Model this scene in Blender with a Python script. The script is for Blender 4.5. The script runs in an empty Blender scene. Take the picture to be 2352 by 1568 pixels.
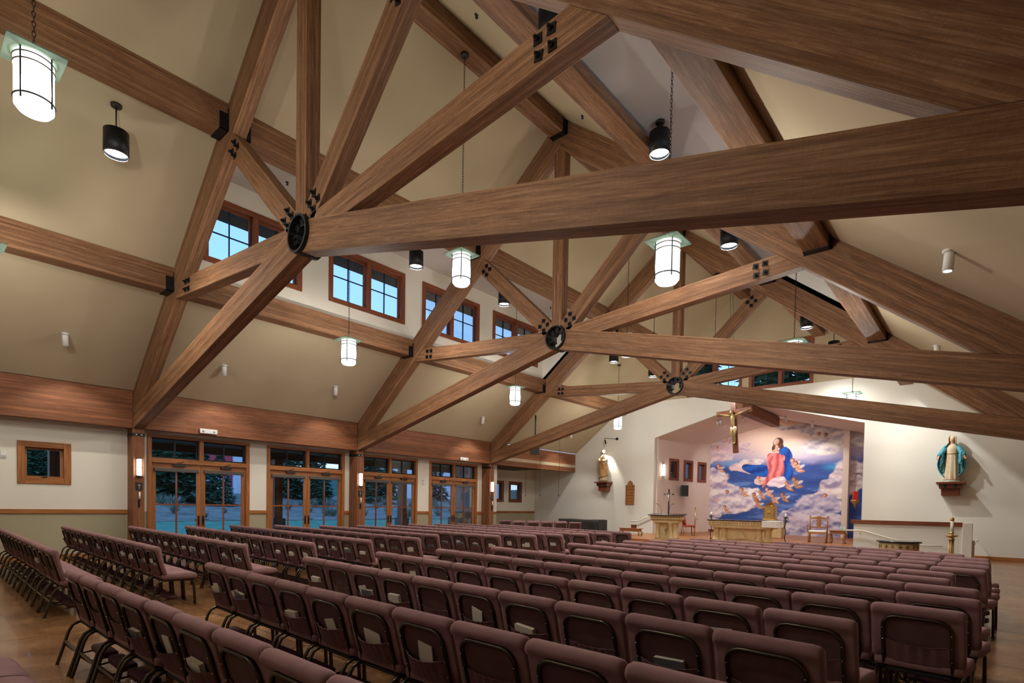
import bpy, bmesh, math, random
import numpy as np
from mathutils import Vector, Matrix, Euler
S = bpy.context.scene
COL = S.collection
random.seed(7)
PI = math.pi

# ------------------------------------------------------------------ camera
F_PX, YAW, PITCH, ROLL, CX, CY, EYE = 1268.19, .7165, -.0269, .0182, 1176.0, 1194.95, 1.54
cam = bpy.data.cameras.new('camera'); cam_o = bpy.data.objects.new('camera', cam); COL.objects.link(cam_o)
cam.sensor_width = 36; cam.sensor_fit = 'HORIZONTAL'; cam.lens = F_PX*36/2352
cam.shift_x = 0.0; cam.shift_y = (CY-784)/2352; cam.clip_start = .05; cam.clip_end = 500
_f = Vector((-math.sin(YAW)*math.cos(PITCH), math.cos(YAW)*math.cos(PITCH), math.sin(PITCH)))
_r0 = Vector((math.cos(YAW), math.sin(YAW), 0)); _u0 = _r0.cross(_f)
_r = _r0*math.cos(ROLL)+_u0*math.sin(ROLL); _u = _u0*math.cos(ROLL)-_r0*math.sin(ROLL)
M = Matrix.Identity(4)
for i in range(3):
    M[i][0], M[i][1], M[i][2] = _r[i], _u[i], -_f[i]
M[2][3] = EYE
cam_o.matrix_world = M
S.camera = cam_o
def ray(x, y):                       # direction through a photo pixel; distances always come from a surface of the place
    X, Y = (x-CX)/F_PX, (y-CY)/F_PX
    return _f + _r*X - _u*Y
def on(x, y, ax, val):
    D = ray(x, y); C = Vector((0, 0, EYE)); i = 'XYZ'.index(ax)
    return C + D*((val-C[i])/D[i])

# ------------------------------------------------------------------ world, exposure
W = bpy.data.worlds.new('world'); S.world = W; W.use_nodes = True
nt = W.node_tree; nt.nodes.clear()
wo = nt.nodes.new('ShaderNodeOutputWorld'); bg = nt.nodes.new('ShaderNodeBackground')
tc = nt.nodes.new('ShaderNodeTexCoord'); sx = nt.nodes.new('ShaderNodeSeparateXYZ'); cr = nt.nodes.new('ShaderNodeValToRGB')
nt.links.new(tc.outputs['Generated'], sx.inputs[0]); nt.links.new(sx.outputs['Z'], cr.inputs[0])
nt.links.new(cr.outputs[0], bg.inputs[0]); nt.links.new(bg.outputs[0], wo.inputs[0])
e = cr.color_ramp.elements
e[0].position = 0.0; e[0].color = (.52, .70, .95, 1)
e[1].position = .75; e[1].color = (.07, .21, .62, 1)
m_ = e.new(.22); m_.color = (.27, .52, .95, 1)
bg.inputs[1].default_value = 2.1
S.view_settings.view_transform = 'Standard'; S.view_settings.look = 'None'
S.view_settings.gamma = 1.0; S.view_settings.use_curve_mapping = False
S.view_settings.exposure = 0.0

# ------------------------------------------------------------------ materials
MATS = {}
def mat(name, color, rough=.6, metal=0.0, emit=None, spec=.5, build=None, coat=0.0):
    m = bpy.data.materials.new(name); m.use_nodes = True; MATS[name] = m
    n = m.node_tree; b = n.nodes['Principled BSDF']
    b.inputs['Base Color'].default_value = (*color, 1); b.inputs['Roughness'].default_value = rough
    b.inputs['Metallic'].default_value = metal; b.inputs['Specular IOR Level'].default_value = spec
    b.inputs['Coat Weight'].default_value = coat
    if emit:
        b.inputs['Emission Color'].default_value = (*emit[0], 1); b.inputs['Emission Strength'].default_value = emit[1]
    if build: build(n, b)
    return m
class NT:
    def __init__(s, n): s.n = n
    def __call__(s, t, **kw):
        q = s.n.nodes.new('ShaderNode'+t)
        for k, v in kw.items(): setattr(q, k, v)
        return q
    def link(s, a, b): s.n.links.new(a, b)
    def coord(s, kind='UV', scale=(1, 1, 1)):
        t = s('TexCoord'); m = s('Mapping'); m.inputs['Scale'].default_value = scale
        s.link(t.outputs[kind], m.inputs[0]); return m.outputs[0]
    def noise(s, vec, scale, detail=4, rough=.55, dist=0):
        q = s('TexNoise'); q.inputs['Scale'].default_value = scale; q.inputs['Detail'].default_value = detail
        q.inputs['Roughness'].default_value = rough; q.inputs['Distortion'].default_value = dist
        s.link(vec, q.inputs['Vector']); return q.outputs['Fac']
    def ramp(s, fac, stops):
        q = s('ValToRGB'); el = q.color_ramp.elements
        while len(el) < len(stops): el.new(.5)
        for i, (p, c) in enumerate(stops):
            el[i].position = p; el[i].color = (*c, 1) if len(c) == 3 else c
        s.link(fac, q.inputs[0]); return q.outputs[0]
    def mix(s, fac, a, b, mode='MIX'):
        q = s('Mix', data_type='RGBA', blend_type=mode)
        if isinstance(fac, (int, float)): q.inputs[0].default_value = fac
        else: s.link(fac, q.inputs[0])
        for i, v in ((6, a), (7, b)):
            if isinstance(v, tuple): q.inputs[i].default_value = (*v, 1)
            else: s.link(v, q.inputs[i])
        return q.outputs[2]
    def bump(s, h, b, strength=.3, dist=.01):
        q = s('Bump'); q.inputs['Strength'].default_value = strength; q.inputs['Distance'].default_value = dist
        s.link(h, q.inputs['Height']); s.link(q.outputs[0], b.inputs['Normal'])
def wood(dark, mid, light, lam=.042, saw=.35, lamvar=.22, pale=(.62, .40, .25), palew=.35):
    def f(n, b):
        g = NT(n)
        t = g('TexCoord'); sp = g('SeparateXYZ'); g.link(t.outputs['UV'], sp.inputs[0])
        # lamination index
        dv = g('Math', operation='DIVIDE'); dv.inputs[1].default_value = lam; g.link(sp.outputs['Y'], dv.inputs[0])
        fl = g('Math', operation='FLOOR'); g.link(dv.outputs[0], fl.inputs[0])
        fr = g('Math', operation='FRACT'); g.link(dv.outputs[0], fr.inputs[0])
        wn = g('TexWhiteNoise', noise_dimensions='1D'); g.link(fl.outputs[0], wn.inputs['W'])
        # grain vector with lamination offset
        off = g('Math', operation='MULTIPLY'); off.inputs[1].default_value = 13.7; g.link(wn.outputs['Value'], off.inputs[0])
        ax = g('Math', operation='ADD'); g.link(sp.outputs['X'], ax.inputs[0]); g.link(off.outputs[0], ax.inputs[1])
        cb = g('CombineXYZ'); g.link(ax.outputs[0], cb.inputs['X']); g.link(sp.outputs['Y'], cb.inputs['Y']); g.link(off.outputs[0], cb.inputs['Z'])
        mp = g('Mapping'); mp.inputs['Scale'].default_value = (.8, 16, 1); g.link(cb.outputs[0], mp.inputs[0])
        gr = g.noise(mp.outputs[0], 2.2, 6, .62, .6)
        base = g.ramp(gr, [(.28, dark), (.5, mid), (.74, light)])
        mp2 = g('Mapping'); mp2.inputs['Scale'].default_value = (90, 2.2, 1); g.link(cb.outputs[0], mp2.inputs[0])
        sw = g.noise(mp2.outputs[0], 1.0, 3, .6)
        swc = g.ramp(sw, [(.35, (.72, .72, .72)), (.65, (1.18, 1.16, 1.14))])
        c = g.mix(saw, base, swc, 'MULTIPLY')
        mp3 = g('Mapping'); mp3.inputs['Scale'].default_value = (.55, 9, 1); g.link(cb.outputs[0], mp3.inputs[0])
        pl = g.noise(mp3.outputs[0], 3.3, 5, .7, 1.6)
        pm = g.ramp(pl, [(.60, (0, 0, 0)), (.68, (palew,)*3), (.75, (0, 0, 0))])
        c = g.mix(pm, c, pale)
        lv = g('MapRange'); lv.inputs['To Min'].default_value = 1-lamvar; lv.inputs['To Max'].default_value = 1+lamvar; g.link(wn.outputs['Value'], lv.inputs[0])
        lc = g('CombineColor')
        for k in range(3): g.link(lv.outputs[0], lc.inputs[k])
        c = g.mix(1.0, c, lc.outputs[0], 'MULTIPLY')
        jn = g.ramp(fr.outputs[0], [(0, (.62, .6, .58)), (.05, (1, 1, 1)), (.96, (1, 1, 1)), (1, (.62, .6, .58))])
        c = g.mix(.8, c, jn, 'MULTIPLY')
        bi = g.noise(g.coord('Object', (.45, .45, .45)), 1.0, 3)
        c = g.mix(.8, c, g.ramp(bi, [(.3, (.86, .84, .82)), (.7, (1.12, 1.12, 1.12))]), 'MULTIPLY')
        g.link(c, b.inputs['Base Color'])
        hs = g('Math', operation='ADD'); g.link(gr, hs.inputs[0]); g.link(sw, hs.inputs[1])
        g.bump(hs.outputs[0], b, .25, .006)
    return f
def mottled(c1, c2, scale=2.0, fine=60, amt=.5, bump=0.0, kind='Object'):
    def f(n, b):
        g = NT(n); v = g.coord(kind)
        a = g.noise(v, scale, 4); c = g.ramp(a, [(.3, c1), (.7, c2)])
        if fine:
            q = g.noise(v, fine, 3); c = g.mix(amt, c, g.ramp(q, [(.3, (.9, .9, .9)), (.7, (1.08, 1.08, 1.08))]), 'MULTIPLY')
            if bump: g.bump(q, b, bump, .002)
        g.link(c, b.inputs['Base Color'])
    return f
def fabric(c1, c2):
    def f(n, b):
        g = NT(n); v = g.coord('Object')
        a = g.noise(v, 9, 4); c = g.ramp(a, [(.3, c1), (.7, c2)])
        q = g.noise(v, 420, 2); c = g.mix(.5, c, g.ramp(q, [(.3, (.82, .82, .82)), (.7, (1.15, 1.15, 1.15))]), 'MULTIPLY')
        g.link(c, b.inputs['Base Color']); g.bump(q, b, .15, .002)
        b.inputs['Sheen Weight'].default_value = .25; b.inputs['Sheen Roughness'].default_value = .5
        b.inputs['Sheen Tint'].default_value = (*c2, 1)
    return f
def floor_mat(n, b):
    g = NT(n); v = g.coord('Object')
    a = g.noise(v, .55, 6, .6, .8); c = g.ramp(a, [(.28, (.115, .052, .020)), (.46, (.23, .112, .045)), (.60, (.33, .185, .085)), (.78, (.43, .285, .155))])
    q = g.noise(v, 5.5, 6, .65, 1.2); c = g.mix(.75, c, g.ramp(q, [(.3, (.62, .58, .54)), (.7, (1.22, 1.2, 1.16))]), 'MULTIPLY')
    g.link(c, b.inputs['Base Color'])
    r = g.noise(v, 2.4, 4); rr = g('MapRange'); rr.inputs['To Min'].default_value = .14; rr.inputs['To Max'].default_value = .34
    g.link(r, rr.inputs[0]); g.link(rr.outputs[0], b.inputs['Roughness'])
    g.bump(q, b, .04, .004)
mat('beam', (.3, .15, .07), .62, spec=.3, build=wood((.118, .050, .022), (.215, .106, .050), (.325, .182, .098), pale=(.50, .34, .23)))
mat('beam_smooth', (.2, .08, .03), .6, spec=.3, build=wood((.135, .048, .020), (.225, .086, .037), (.31, .135, .062), lam=.07, saw=.15, palew=.22))
mat('trim', (.3, .12, .04), .45, spec=.4, build=wood((.20, .065, .016), (.34, .125, .034), (.45, .19, .06), lam=.16, saw=.05, lamvar=.12, palew=.1))
mat('trim_dark', (.2, .06, .03), .45, spec=.4, build=wood((.13, .036, .014), (.22, .062, .024), (.30, .10, .04), lam=.16, saw=.05, lamvar=.12, palew=.1))
mat('oak', (.35, .17, .06), .4, spec=.5, build=wood((.22, .085, .025), (.36, .15, .05), (.47, .23, .09), lam=.09, saw=.05, lamvar=.15, palew=.1))
mat('cherry', (.2, .05, .02), .35, spec=.5, build=wood((.10, .024, .010), (.18, .048, .020), (.26, .085, .034), lam=.11, saw=.05, lamvar=.15, palew=.06))
mat('wall', (.72, .69, .60), .85, spec=.2, build=mottled((.70, .665, .575), (.745, .71, .62), .6, 90, .3))
mat('altar_wall', (.76, .76, .70), .85, spec=.2, build=mottled((.72, .715, .655), (.77, .765, .71), .5, 90, .3))
mat('recess_wall', (.78, .66, .58), .85, spec=.2, build=mottled((.76, .655, .585), (.80, .69, .62), .5, 90, .3))
mat('wainscot', (.36, .33, .22), .8, spec=.2, build=mottled((.335, .30, .195), (.365, .33, .22), .8, 90, .3))
mat('ceiling', (.60, .52, .36), .9, spec=.1, build=mottled((.44, .365, .245), (.485, .405, .275), .35, 80, .25))
mat('ceiling_pale', (.64, .58, .54), .9, spec=.1, build=mottled((.52, .465, .44), (.57, .51, .485), .35, 80, .25))
mat('white_paint', (.78, .77, .72), .5)
mat('floor', (.25, .12, .05), .25, build=floor_mat, coat=.15)
mat('joint', (.36, .25, .15), .8)
mat('black_steel', (.018, .019, .021), .45, .6)
mat('dark_metal', (.05, .045, .038), .38, .7)
mat('chair_metal', (.075, .060, .042), .28, .85)
mat('bronze', (.10, .085, .07), .5, .3)
mat('chrome', (.55, .55, .55), .2, 1.0)
mat('nickel', (.62, .58, .50), .3, .9)
mat('seat', (.20, .10, .11), .9, build=fabric((.215, .118, .118), (.265, .150, .150)), spec=.15)
mat('back_panel_shaded', (.10, .04, .045), .95, build=fabric((.092, .048, .044), (.118, .062, .058)), spec=.1)  # same plum fabric as the seat, with the shade on chair backs painted in
mat('pocket', (.13, .05, .06), .95, build=fabric((.125, .062, .062), (.165, .084, .084)), spec=.1)
mat('kneeler', (.07, .02, .03), .7, build=fabric((.05, .014, .02), (.075, .022, .03)), spec=.2)
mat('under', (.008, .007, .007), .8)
mat('paper', (.66, .58, .46), .9, spec=.1, build=mottled((.58, .49, .37), (.72, .64, .52), 30, 0))
mat('book_cover', (.10, .11, .13), .6)
mat('book_pale', (.62, .58, .50), .7)
lg = bpy.data.materials.new('lamp_glass'); lg.use_nodes = True; MATS['lamp_glass'] = lg      # frosted shade: lets the bulb's light through and glows itself
_n = NT(lg.node_tree); lg.node_tree.nodes.clear(); _o = _n('OutputMaterial'); _m = _n('MixShader'); _t = _n('BsdfTransparent'); _e = _n('Emission'); _e.inputs[0].default_value = (.90, .97, 1.0, 1); _e.inputs[1].default_value = 1.75; _m.inputs[0].default_value = .5
_n.link(_t.outputs[0], _m.inputs[1]); _n.link(_e.outputs[0], _m.inputs[2]); _n.link(_m.outputs[0], _o.inputs[0])
mat('sconce_glass', (.9, .9, .88), .4, emit=((1.0, .95, .88), 26.0))
mat('can_glass', (.9, .95, 1), .4, emit=((.90, .95, 1.0), 45.0))
mat('spot_lens', (.9, .95, 1), .4, emit=((1.0, .97, .92), 14.0))
mat('plate_glass', (.42, .50, .44), .25, spec=.6)
def clear_glass(name, tint, k, ior=1.45):
    m = bpy.data.materials.new(name); m.use_nodes = True; MATS[name] = m; g = NT(m.node_tree); m.node_tree.nodes.clear()
    o_ = g('OutputMaterial'); mx = g('MixShader'); tr = g('BsdfTransparent'); gl = g('BsdfGlossy'); fr = g('Fresnel'); fr.inputs[0].default_value = ior
    tr.inputs[0].default_value = (*tint, 1); gl.inputs['Roughness'].default_value = .02
    mu = g('Math', operation='MULTIPLY'); mu.inputs[1].default_value = k; g.link(fr.outputs[0], mu.inputs[0])
    g.link(mu.outputs[0], mx.inputs[0]); g.link(tr.outputs[0], mx.inputs[1]); g.link(gl.outputs[0], mx.inputs[2]); g.link(mx.outputs[0], o_.inputs[0])
tp_ = bpy.data.materials.new('tinted_plate'); tp_.use_nodes = True; MATS['tinted_plate'] = tp_; _g = NT(tp_.node_tree); tp_.node_tree.nodes.clear()
_o = _g('OutputMaterial'); _m = _g('MixShader'); _m.inputs[0].default_value = .35; _t = _g('BsdfTransparent'); _t.inputs[0].default_value = (.80, .90, .84, 1); _d = _g('BsdfDiffuse'); _d.inputs[0].default_value = (.045, .062, .052, 1)
_g.link(_t.outputs[0], _m.inputs[1]); _g.link(_d.outputs[0], _m.inputs[2]); _g.link(_m.outputs[0], _o.inputs[0])
clear_glass('glass', (.95, .97, .98), .5)
mat('gold', (.62, .40, .12), .28, .95)
mat('brass', (.55, .38, .16), .35, .9)
mat('stone', (.70, .56, .33), .6, build=mottled((.50, .35, .16), (.66, .49, .26), 6, 60, .4))
mat('stone_dark', (.22, .14, .06), .7)
mat('black_top', (.02, .02, .025), .25)
mat('linen', (.80, .79, .78), .9)
mat('red_fabric', (.30, .045, .025), .9, build=fabric((.26, .038, .02), (.36, .06, .035)))
mat('black_cloth', (.03, .028, .026), .95)
mat('speaker_black', (.015, .016, .018), .6)
mat('speaker_grey', (.08, .09, .10), .7)
mat('skin', (.66, .40, .28), .5)
mat('cream_robe', (.72, .62, .42), .55, build=mottled((.66, .55, .35), (.78, .68, .50), 8, 0))
mat('blue_mantle', (.05, .33, .45), .5, build=mottled((.03, .24, .34), (.10, .42, .54), 7, 0))
mat('teal_lining', (.06, .20, .19), .6)
mat('tan_robe', (.52, .30, .10), .5, build=mottled((.42, .21, .06), (.62, .40, .16), 9, 0))
mat('pale_robe', (.62, .56, .42), .5, build=mottled((.52, .46, .30), (.70, .64, .50), 9, 0))
mat('hair_brown', (.10, .05, .025), .7)
mat('corpus', (.42, .33, .14), .4, .4)
mat('candle_white', (.80, .76, .66), .5)
mat('ruby', (.25, .008, .006), .15, emit=((.8, .02, .01), .35))
mat('grass', (.10, .20, .08), .95, spec=.1, build=mottled((.13, .30, .17), (.22, .42, .24), 1.4, 30, .8))
mat('dry_grass', (.36, .33, .22), .95, spec=.1, build=mottled((.20, .20, .14), (.40, .36, .27), .8, 14, .9))
mat('gravel', (.35, .33, .30), .95, spec=.1, build=mottled((.26, .25, .23), (.44, .42, .38), 2, 9, .9))
mat('rock', (.16, .13, .12), .9, build=mottled((.10, .085, .08), (.22, .18, .16), 3, 20, .6))
mat('foliage', (.035, .11, .05), .95, spec=.1, build=mottled((.05, .14, .085), (.12, .26, .15), 2.2, 9, .9))
mat('foliage_far', (.04, .10, .06), .95, spec=.1, build=mottled((.05, .12, .09), (.10, .20, .14), 1.2, 5, .8))
mat('bark', (.09, .05, .035), .95)
mat('sage', (.16, .20, .13), .95, spec=.1, build=mottled((.20, .26, .19), (.40, .42, .32), 5, 30, .8))
mat('brick_red', (.55, .06, .09), .8)
mat('siding', (.72, .70, .74), .8)
mat('dark_slab', (.06, .055, .06), .7)
mat('far_glass', (.25, .35, .5), .15, spec=.8)
mat('far_lit', (.9, .7, .35), .5, emit=((1.0, .72, .32), 1.3))
mat('porch', (.075, .04, .022), .8)
mat('bottle', (.45, .62, .66), .1)
mat('water_blue', (.05, .22, .45), .2)
mat('device_white', (.72, .72, .70), .5)
mat('grey_panel', (.45, .44, .42), .6)
# ------------------------------------------------------------------ mesh helpers
class MB:
    def __init__(s): s.v = []; s.f = []; s.uv = []; s.mi = []; s.m = 0; s.sm = []
    def add(s, vs, fs, uvs=None, smooth=False):
        o = len(s.v); s.v += [tuple(p) for p in vs]
        for k, f in enumerate(fs):
            s.f.append([o+i for i in f]); s.mi.append(s.m); s.sm.append(smooth)
            if uvs: s.uv.append(uvs[k])
            else:
                # planar map by dominant normal
                p = [Vector(vs[i]) for i in f]; n = (p[1]-p[0]).cross(p[-1]-p[0]); a = [abs(c) for c in n]; d = a.index(max(a))
                ij = [(1, 2), (0, 2), (0, 1)][d]; s.uv.append([(q[ij[0]], q[ij[1]]) for q in p])
        return s
    def hexa(s, c, ax, o=None):
        """8 corners (bottom 4 ccw, top 4); ax = grain direction"""
        fs = [(0, 3, 2, 1), (4, 5, 6, 7), (0, 1, 5, 4), (1, 2, 6, 5), (2, 3, 7, 6), (3, 0, 4, 7)]
        c = [Vector(p) for p in c]; ax = Vector(ax).normalized(); r = random.uniform(0, 40) if o is None else o
        cen = sum(c, Vector())/8; uvs = []
        for f in fs:
            p = [c[i] for i in f]; n = (p[1]-p[0]).cross(p[2]-p[0])
            if n.length < 1e-9: n = (p[2]-p[0]).cross(p[3]-p[0])
            n.normalize()
            pv = n.cross(ax)
            if pv.length < .2: pu, pv = (p[1]-p[0]).normalized(), n.cross((p[1]-p[0]).normalized())
            else: pv.normalize(); pu = ax
            uvs.append([((q-cen).dot(pu)+r, (q-cen).dot(pv)+r*.37) for q in p])
        return s.add(c, fs, uvs)
    def box(s, a, b, ax=None):
        x0, x1 = sorted((a[0], b[0])); y0, y1 = sorted((a[1], b[1])); z0, z1 = sorted((a[2], b[2]))
        if ax is None:
            d = (x1-x0, y1-y0, z1-z0); k = d.index(max(d)); ax = [(1, 0, 0), (0, 1, 0), (0, 0, 1)][k]
        return s.hexa([(x0, y0, z0), (x1, y0, z0), (x1, y1, z0), (x0, y1, z0), (x0, y0, z1), (x1, y0, z1), (x1, y1, z1), (x0, y1, z1)], ax)
    def cbox(s, c, d, ax=None, rot=None):
        h = [q/2 for q in d]
        if rot is None: return s.box([c[i]-h[i] for i in range(3)], [c[i]+h[i] for i in range(3)], ax)
        R = Euler(rot).to_matrix(); C = Vector(c)
        cs = [C+R@Vector((x*h[0], y*h[1], z*h[2])) for x, y, z in ((-1, -1, -1), (1, -1, -1), (1, 1, -1), (-1, 1, -1), (-1, -1, 1), (1, -1, 1), (1, 1, 1), (-1, 1, 1))]
        k = list(d).index(max(d)); return s.hexa(cs, R@Vector([(1, 0, 0), (0, 1, 0), (0, 0, 1)][k]))
    def prism(s, poly, lo, hi, plane='XZ', ax=None):
        """convex polygon in a plane, extruded along the third axis"""
        def P(q, h): return {'XZ': (q[0], h, q[1]), 'YZ': (h, q[0], q[1]), 'XY': (q[0], q[1], h)}[plane]
        n = len(poly); vs = [Vector(P(q, lo)) for q in poly]+[Vector(P(q, hi)) for q in poly]
        r = random.uniform(0, 40); cen = sum(vs, Vector())/(2*n)
        if ax is None: ax = vs[1]-vs[0]
        ax = Vector(ax).normalized()
        fs = [tuple(range(n)), tuple(range(2*n-1, n-1, -1))]+[(i, n+i, n+(i+1) % n, (i+1) % n) for i in range(n)]
        uvs = []
        for f in fs:
            p = [vs[i] for i in f]; nn = (p[1]-p[0]).cross(p[2]-p[0])
            nn = nn.normalized() if nn.length > 1e-9 else Vector((0, 0, 1))
            pv = nn.cross(ax)
            if pv.length < .2: pu, pv = (p[1]-p[0]).normalized(), nn.cross((p[1]-p[0]).normalized())
            else: pv.normalize(); pu = ax
            uvs.append([((q-cen).dot(pu)+r, (q-cen).dot(pv)+r*.37) for q in p])
        return s.add(vs, fs, uvs)
    def tube(s, pts, r, seg=8, closed=False, flat=None, caps=True):
        pts = [Vector(p) for p in pts]; n = len(pts); rings = []
        rr = r if isinstance(r, (list, tuple)) else [r]*n
        up = None
        for i in range(n):
            a = pts[(i-1) % n] if (closed or i > 0) else pts[i]; b = pts[(i+1) % n] if (closed or i < n-1) else pts[i]
            t = (b-a).normalized()
            if up is None:
                up = Vector((0, 0, 1)) if abs(t.z) < .9 else Vector((1, 0, 0))
            x = t.cross(up)
            if x.length < 1e-6: x = t.cross(Vector((0, 1, 0)))
            x.normalize(); y = x.cross(t).normalized(); up = y
            f = flat or (1, 1)
            rings.append([pts[i]+x*math.cos(2*PI*k/seg)*rr[i]*f[0]+y*math.sin(2*PI*k/seg)*rr[i]*f[1] for k in range(seg)])
        vs = [p for q in rings for p in q]; fs = []
        m = n if closed else n-1
        for i in range(m):
            for k in range(seg):
                a, b = i*seg+k, i*seg+(k+1) % seg; c, d = ((i+1) % n)*seg+(k+1) % seg, ((i+1) % n)*seg+k
                fs.append((a, b, c, d))
        if not closed and caps: fs += [tuple(range(seg-1, -1, -1)), tuple((n-1)*seg+k for k in range(seg))]
        return s.add(vs, fs, smooth=True)
    def lathe(s, prof, c=(0, 0, 0), seg=16, mod=None, sx=1, sy=1, cap=True):
        """prof [(r,z)]; mod(angle,z_index)->factor"""
        vs = []; fs = []; n = len(prof)
        for i, (r, z) in enumerate(prof):
            for k in range(seg):
                a = 2*PI*k/seg; q = r*(mod(a, i) if mod else 1)
                vs.append((c[0]+q*math.cos(a)*sx, c[1]+q*math.sin(a)*sy, c[2]+z))
        for i in range(n-1):
            for k in range(seg):
                a, b = i*seg+k, i*seg+(k+1) % seg
                fs.append((a, b, b+seg, a+seg))
        if cap: fs += [tuple(range(seg-1, -1, -1)), tuple((n-1)*seg+k for k in range(seg))]
        return s.add(vs, fs, smooth=True)
    def ball(s, c, r, seg=12, rings=8, sc=(1, 1, 1)):
        return s.lathe([(max(1e-3, math.sin(PI*i/rings))*r, -math.cos(PI*i/rings)*r*sc[2]) for i in range(rings+1)], c, seg, sx=sc[0], sy=sc[1])
    def surf(s, fn, nu, nv, smooth=True, closeu=False):
        vs = [fn(i/(nu if closeu else nu-1), j/(nv-1)) for j in range(nv) for i in range(nu)]; fs = []
        for j in range(nv-1):
            for i in range(nu if closeu else nu-1):
                a, b = j*nu+i, j*nu+(i+1) % nu; fs.append((a, b, b+nu, a+nu))
        return s.add(vs, fs, smooth=smooth)
    def mesh(s, name, mats):
        me = bpy.data.meshes.new(name); me.from_pydata(s.v, [], s.f)
        if isinstance(mats, str): mats = [mats]
        for k in mats: me.materials.append(MATS[k])
        ul = me.uv_layers.new(name='UVMap'); flat = [c for f in s.uv for p in f for c in p]
        ul.data.foreach_set('uv', flat)
        me.polygons.foreach_set('material_index', s.mi); me.polygons.foreach_set('use_smooth', s.sm)
        me.update(); return me
    def build(s, name, mats, parent=None, bevel=0, autosmooth=None):
        me = s.mesh(name, mats); o = bpy.data.objects.new(name, me); COL.objects.link(o)
        if any(s.sm) and not all(s.sm) or autosmooth:
            pass
        if bevel:
            md = o.modifiers.new('bevel', 'BEVEL'); md.width = bevel; md.segments = 2; md.limit_method = 'ANGLE'; md.angle_limit = math.radians(40)
        if parent: o.parent = parent
        return o
def tag(o, label=None, cat=None, group=None, kind=None):
    if label: o['label'] = label
    if cat: o['category'] = cat
    if group: o['group'] = group
    if kind: o['kind'] = kind
    return o
def thing(name, label=None, cat=None, loc=(0, 0, 0), rz=0, group=None, kind=None):
    o = bpy.data.objects.new(name, None); COL.objects.link(o); o.location = loc; o.rotation_euler = (0, 0, rz); o.empty_display_size = .1
    return tag(o, label, cat, group, kind)
def struct(o): o['kind'] = 'structure'; return o
def inst(me, name, parent=None, loc=(0, 0, 0), rot=(0, 0, 0)):
    o = bpy.data.objects.new(name, me); COL.objects.link(o); o.location = loc; o.rotation_euler = rot
    if parent: o.parent = parent
    return o
def copy_tree(o, parent=None):
    c = o.copy(); COL.objects.link(c); c.parent = parent
    for ch in o.children: copy_tree(ch, c)
    return c
def lerp(a, b, t): return a+(b-a)*t
# ------------------------------------------------------------------ the building: numbers
XR = -8.275                     # ridge line
TY = [4.347, 11.03, 17.80]      # front faces of the three trusses
TT = .25                        # truss thickness
YA, YB_ = 24.4, -6.0            # altar wall, back wall
XE = -16.84                     # truss foot / eave beam face
XW = -17.34                     # left wall face
SL = .784
def zt(X): return 4.333+SL*((X+16.84) if X <= XR else (2*XR-X+16.84))     # underside of roof = top of rafters
def mx(X): return 2*XR-X
EXT = .70                       # the side opposite the doors runs on a little further down the slope
HUBZ = 5.70

# ------------------------------------------------------------------ floor: scored concrete slabs
fl = MB().box((-20.2, YB_-.2, -.2), (5, 33, -.012)).build('floor', 'joint'); struct(fl)
GX = [-20.0+2.42*i for i in range(11)]; GY = [-6.0+2.25*i for i in range(17)]
slab_cache = {}
for i in range(len(GX)-1):
    for j in range(len(GY)-1):
        if GY[j] > 24.2 and (GX[i] < -12.5 or GX[i] > -4.5): continue
        w = GX[1]-GX[0]-.012; d = GY[1]-GY[0]-.012
        if 'm' not in slab_cache: slab_cache['m'] = MB().box((0, 0, -.1), (w, d, 0)).mesh('slab', 'floor')
        inst(slab_cache['m'], 'slab', fl, (GX[i], GY[j], 0))

# ------------------------------------------------------------------ ceiling slopes with dormers on both sides
DX0, DX1, DZ, DY0, DY1 = -14.0, -11.2, 9.15, TY[0]+TT, TY[2]
def slope(mb, xa, xb, y0, y1, th=.15):
    za, zb = zt(xa), zt(xb)
    mb.hexa([(xa, y0, za), (xb, y0, zb), (xb, y1, zb), (xa, y1, za), (xa, y0, za+th), (xb, y0, zb+th), (xb, y1, zb+th), (xa, y1, za+th)], (0, 1, 0))
cb = MB()
for s_ in (0, 1):
    q = (lambda X: X) if s_ == 0 else mx
    slope(cb, q(-16.84-(EXT+.3 if s_ else 0)), q(DX0), YB_, YA); slope(cb, q(DX1), q(XR), YB_, YA)
    slope(cb, q(DX0), q(DX1), YB_, DY0); slope(cb, q(DX0), q(DX1), DY1, YA)
cb.box((-17.6, YB_, 4.333), (-16.84, 18.6, 4.48)); cb.box((-20.0, 18.6, 3.6), (-16.84, YA, 3.75)); cb.box((mx(-16.84)+EXT, YB_, 3.56), (4.6, YA, 3.7))
struct(cb.build('ceiling', 'ceiling'))
d1 = MB()
for s_ in (0, 1):
    q = (lambda X: X) if s_ == 0 else mx
    xa, xb, za, zb = q(DX0-.2), q(-11.0), DZ+.03, 8.72
    d1.hexa([(xa, DY0-.1, za), (xb, DY0-.1, zb), (xb, DY1+.1, zb), (xa, DY1+.1, za), (xa, DY0-.1, za+.1), (xb, DY0-.1, zb+.1), (xb, DY1+.1, zb+.1), (xa, DY1+.1, za+.1)], (0, 1, 0))
struct(d1.build('ceiling_dormer', 'ceiling_pale'))

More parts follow.
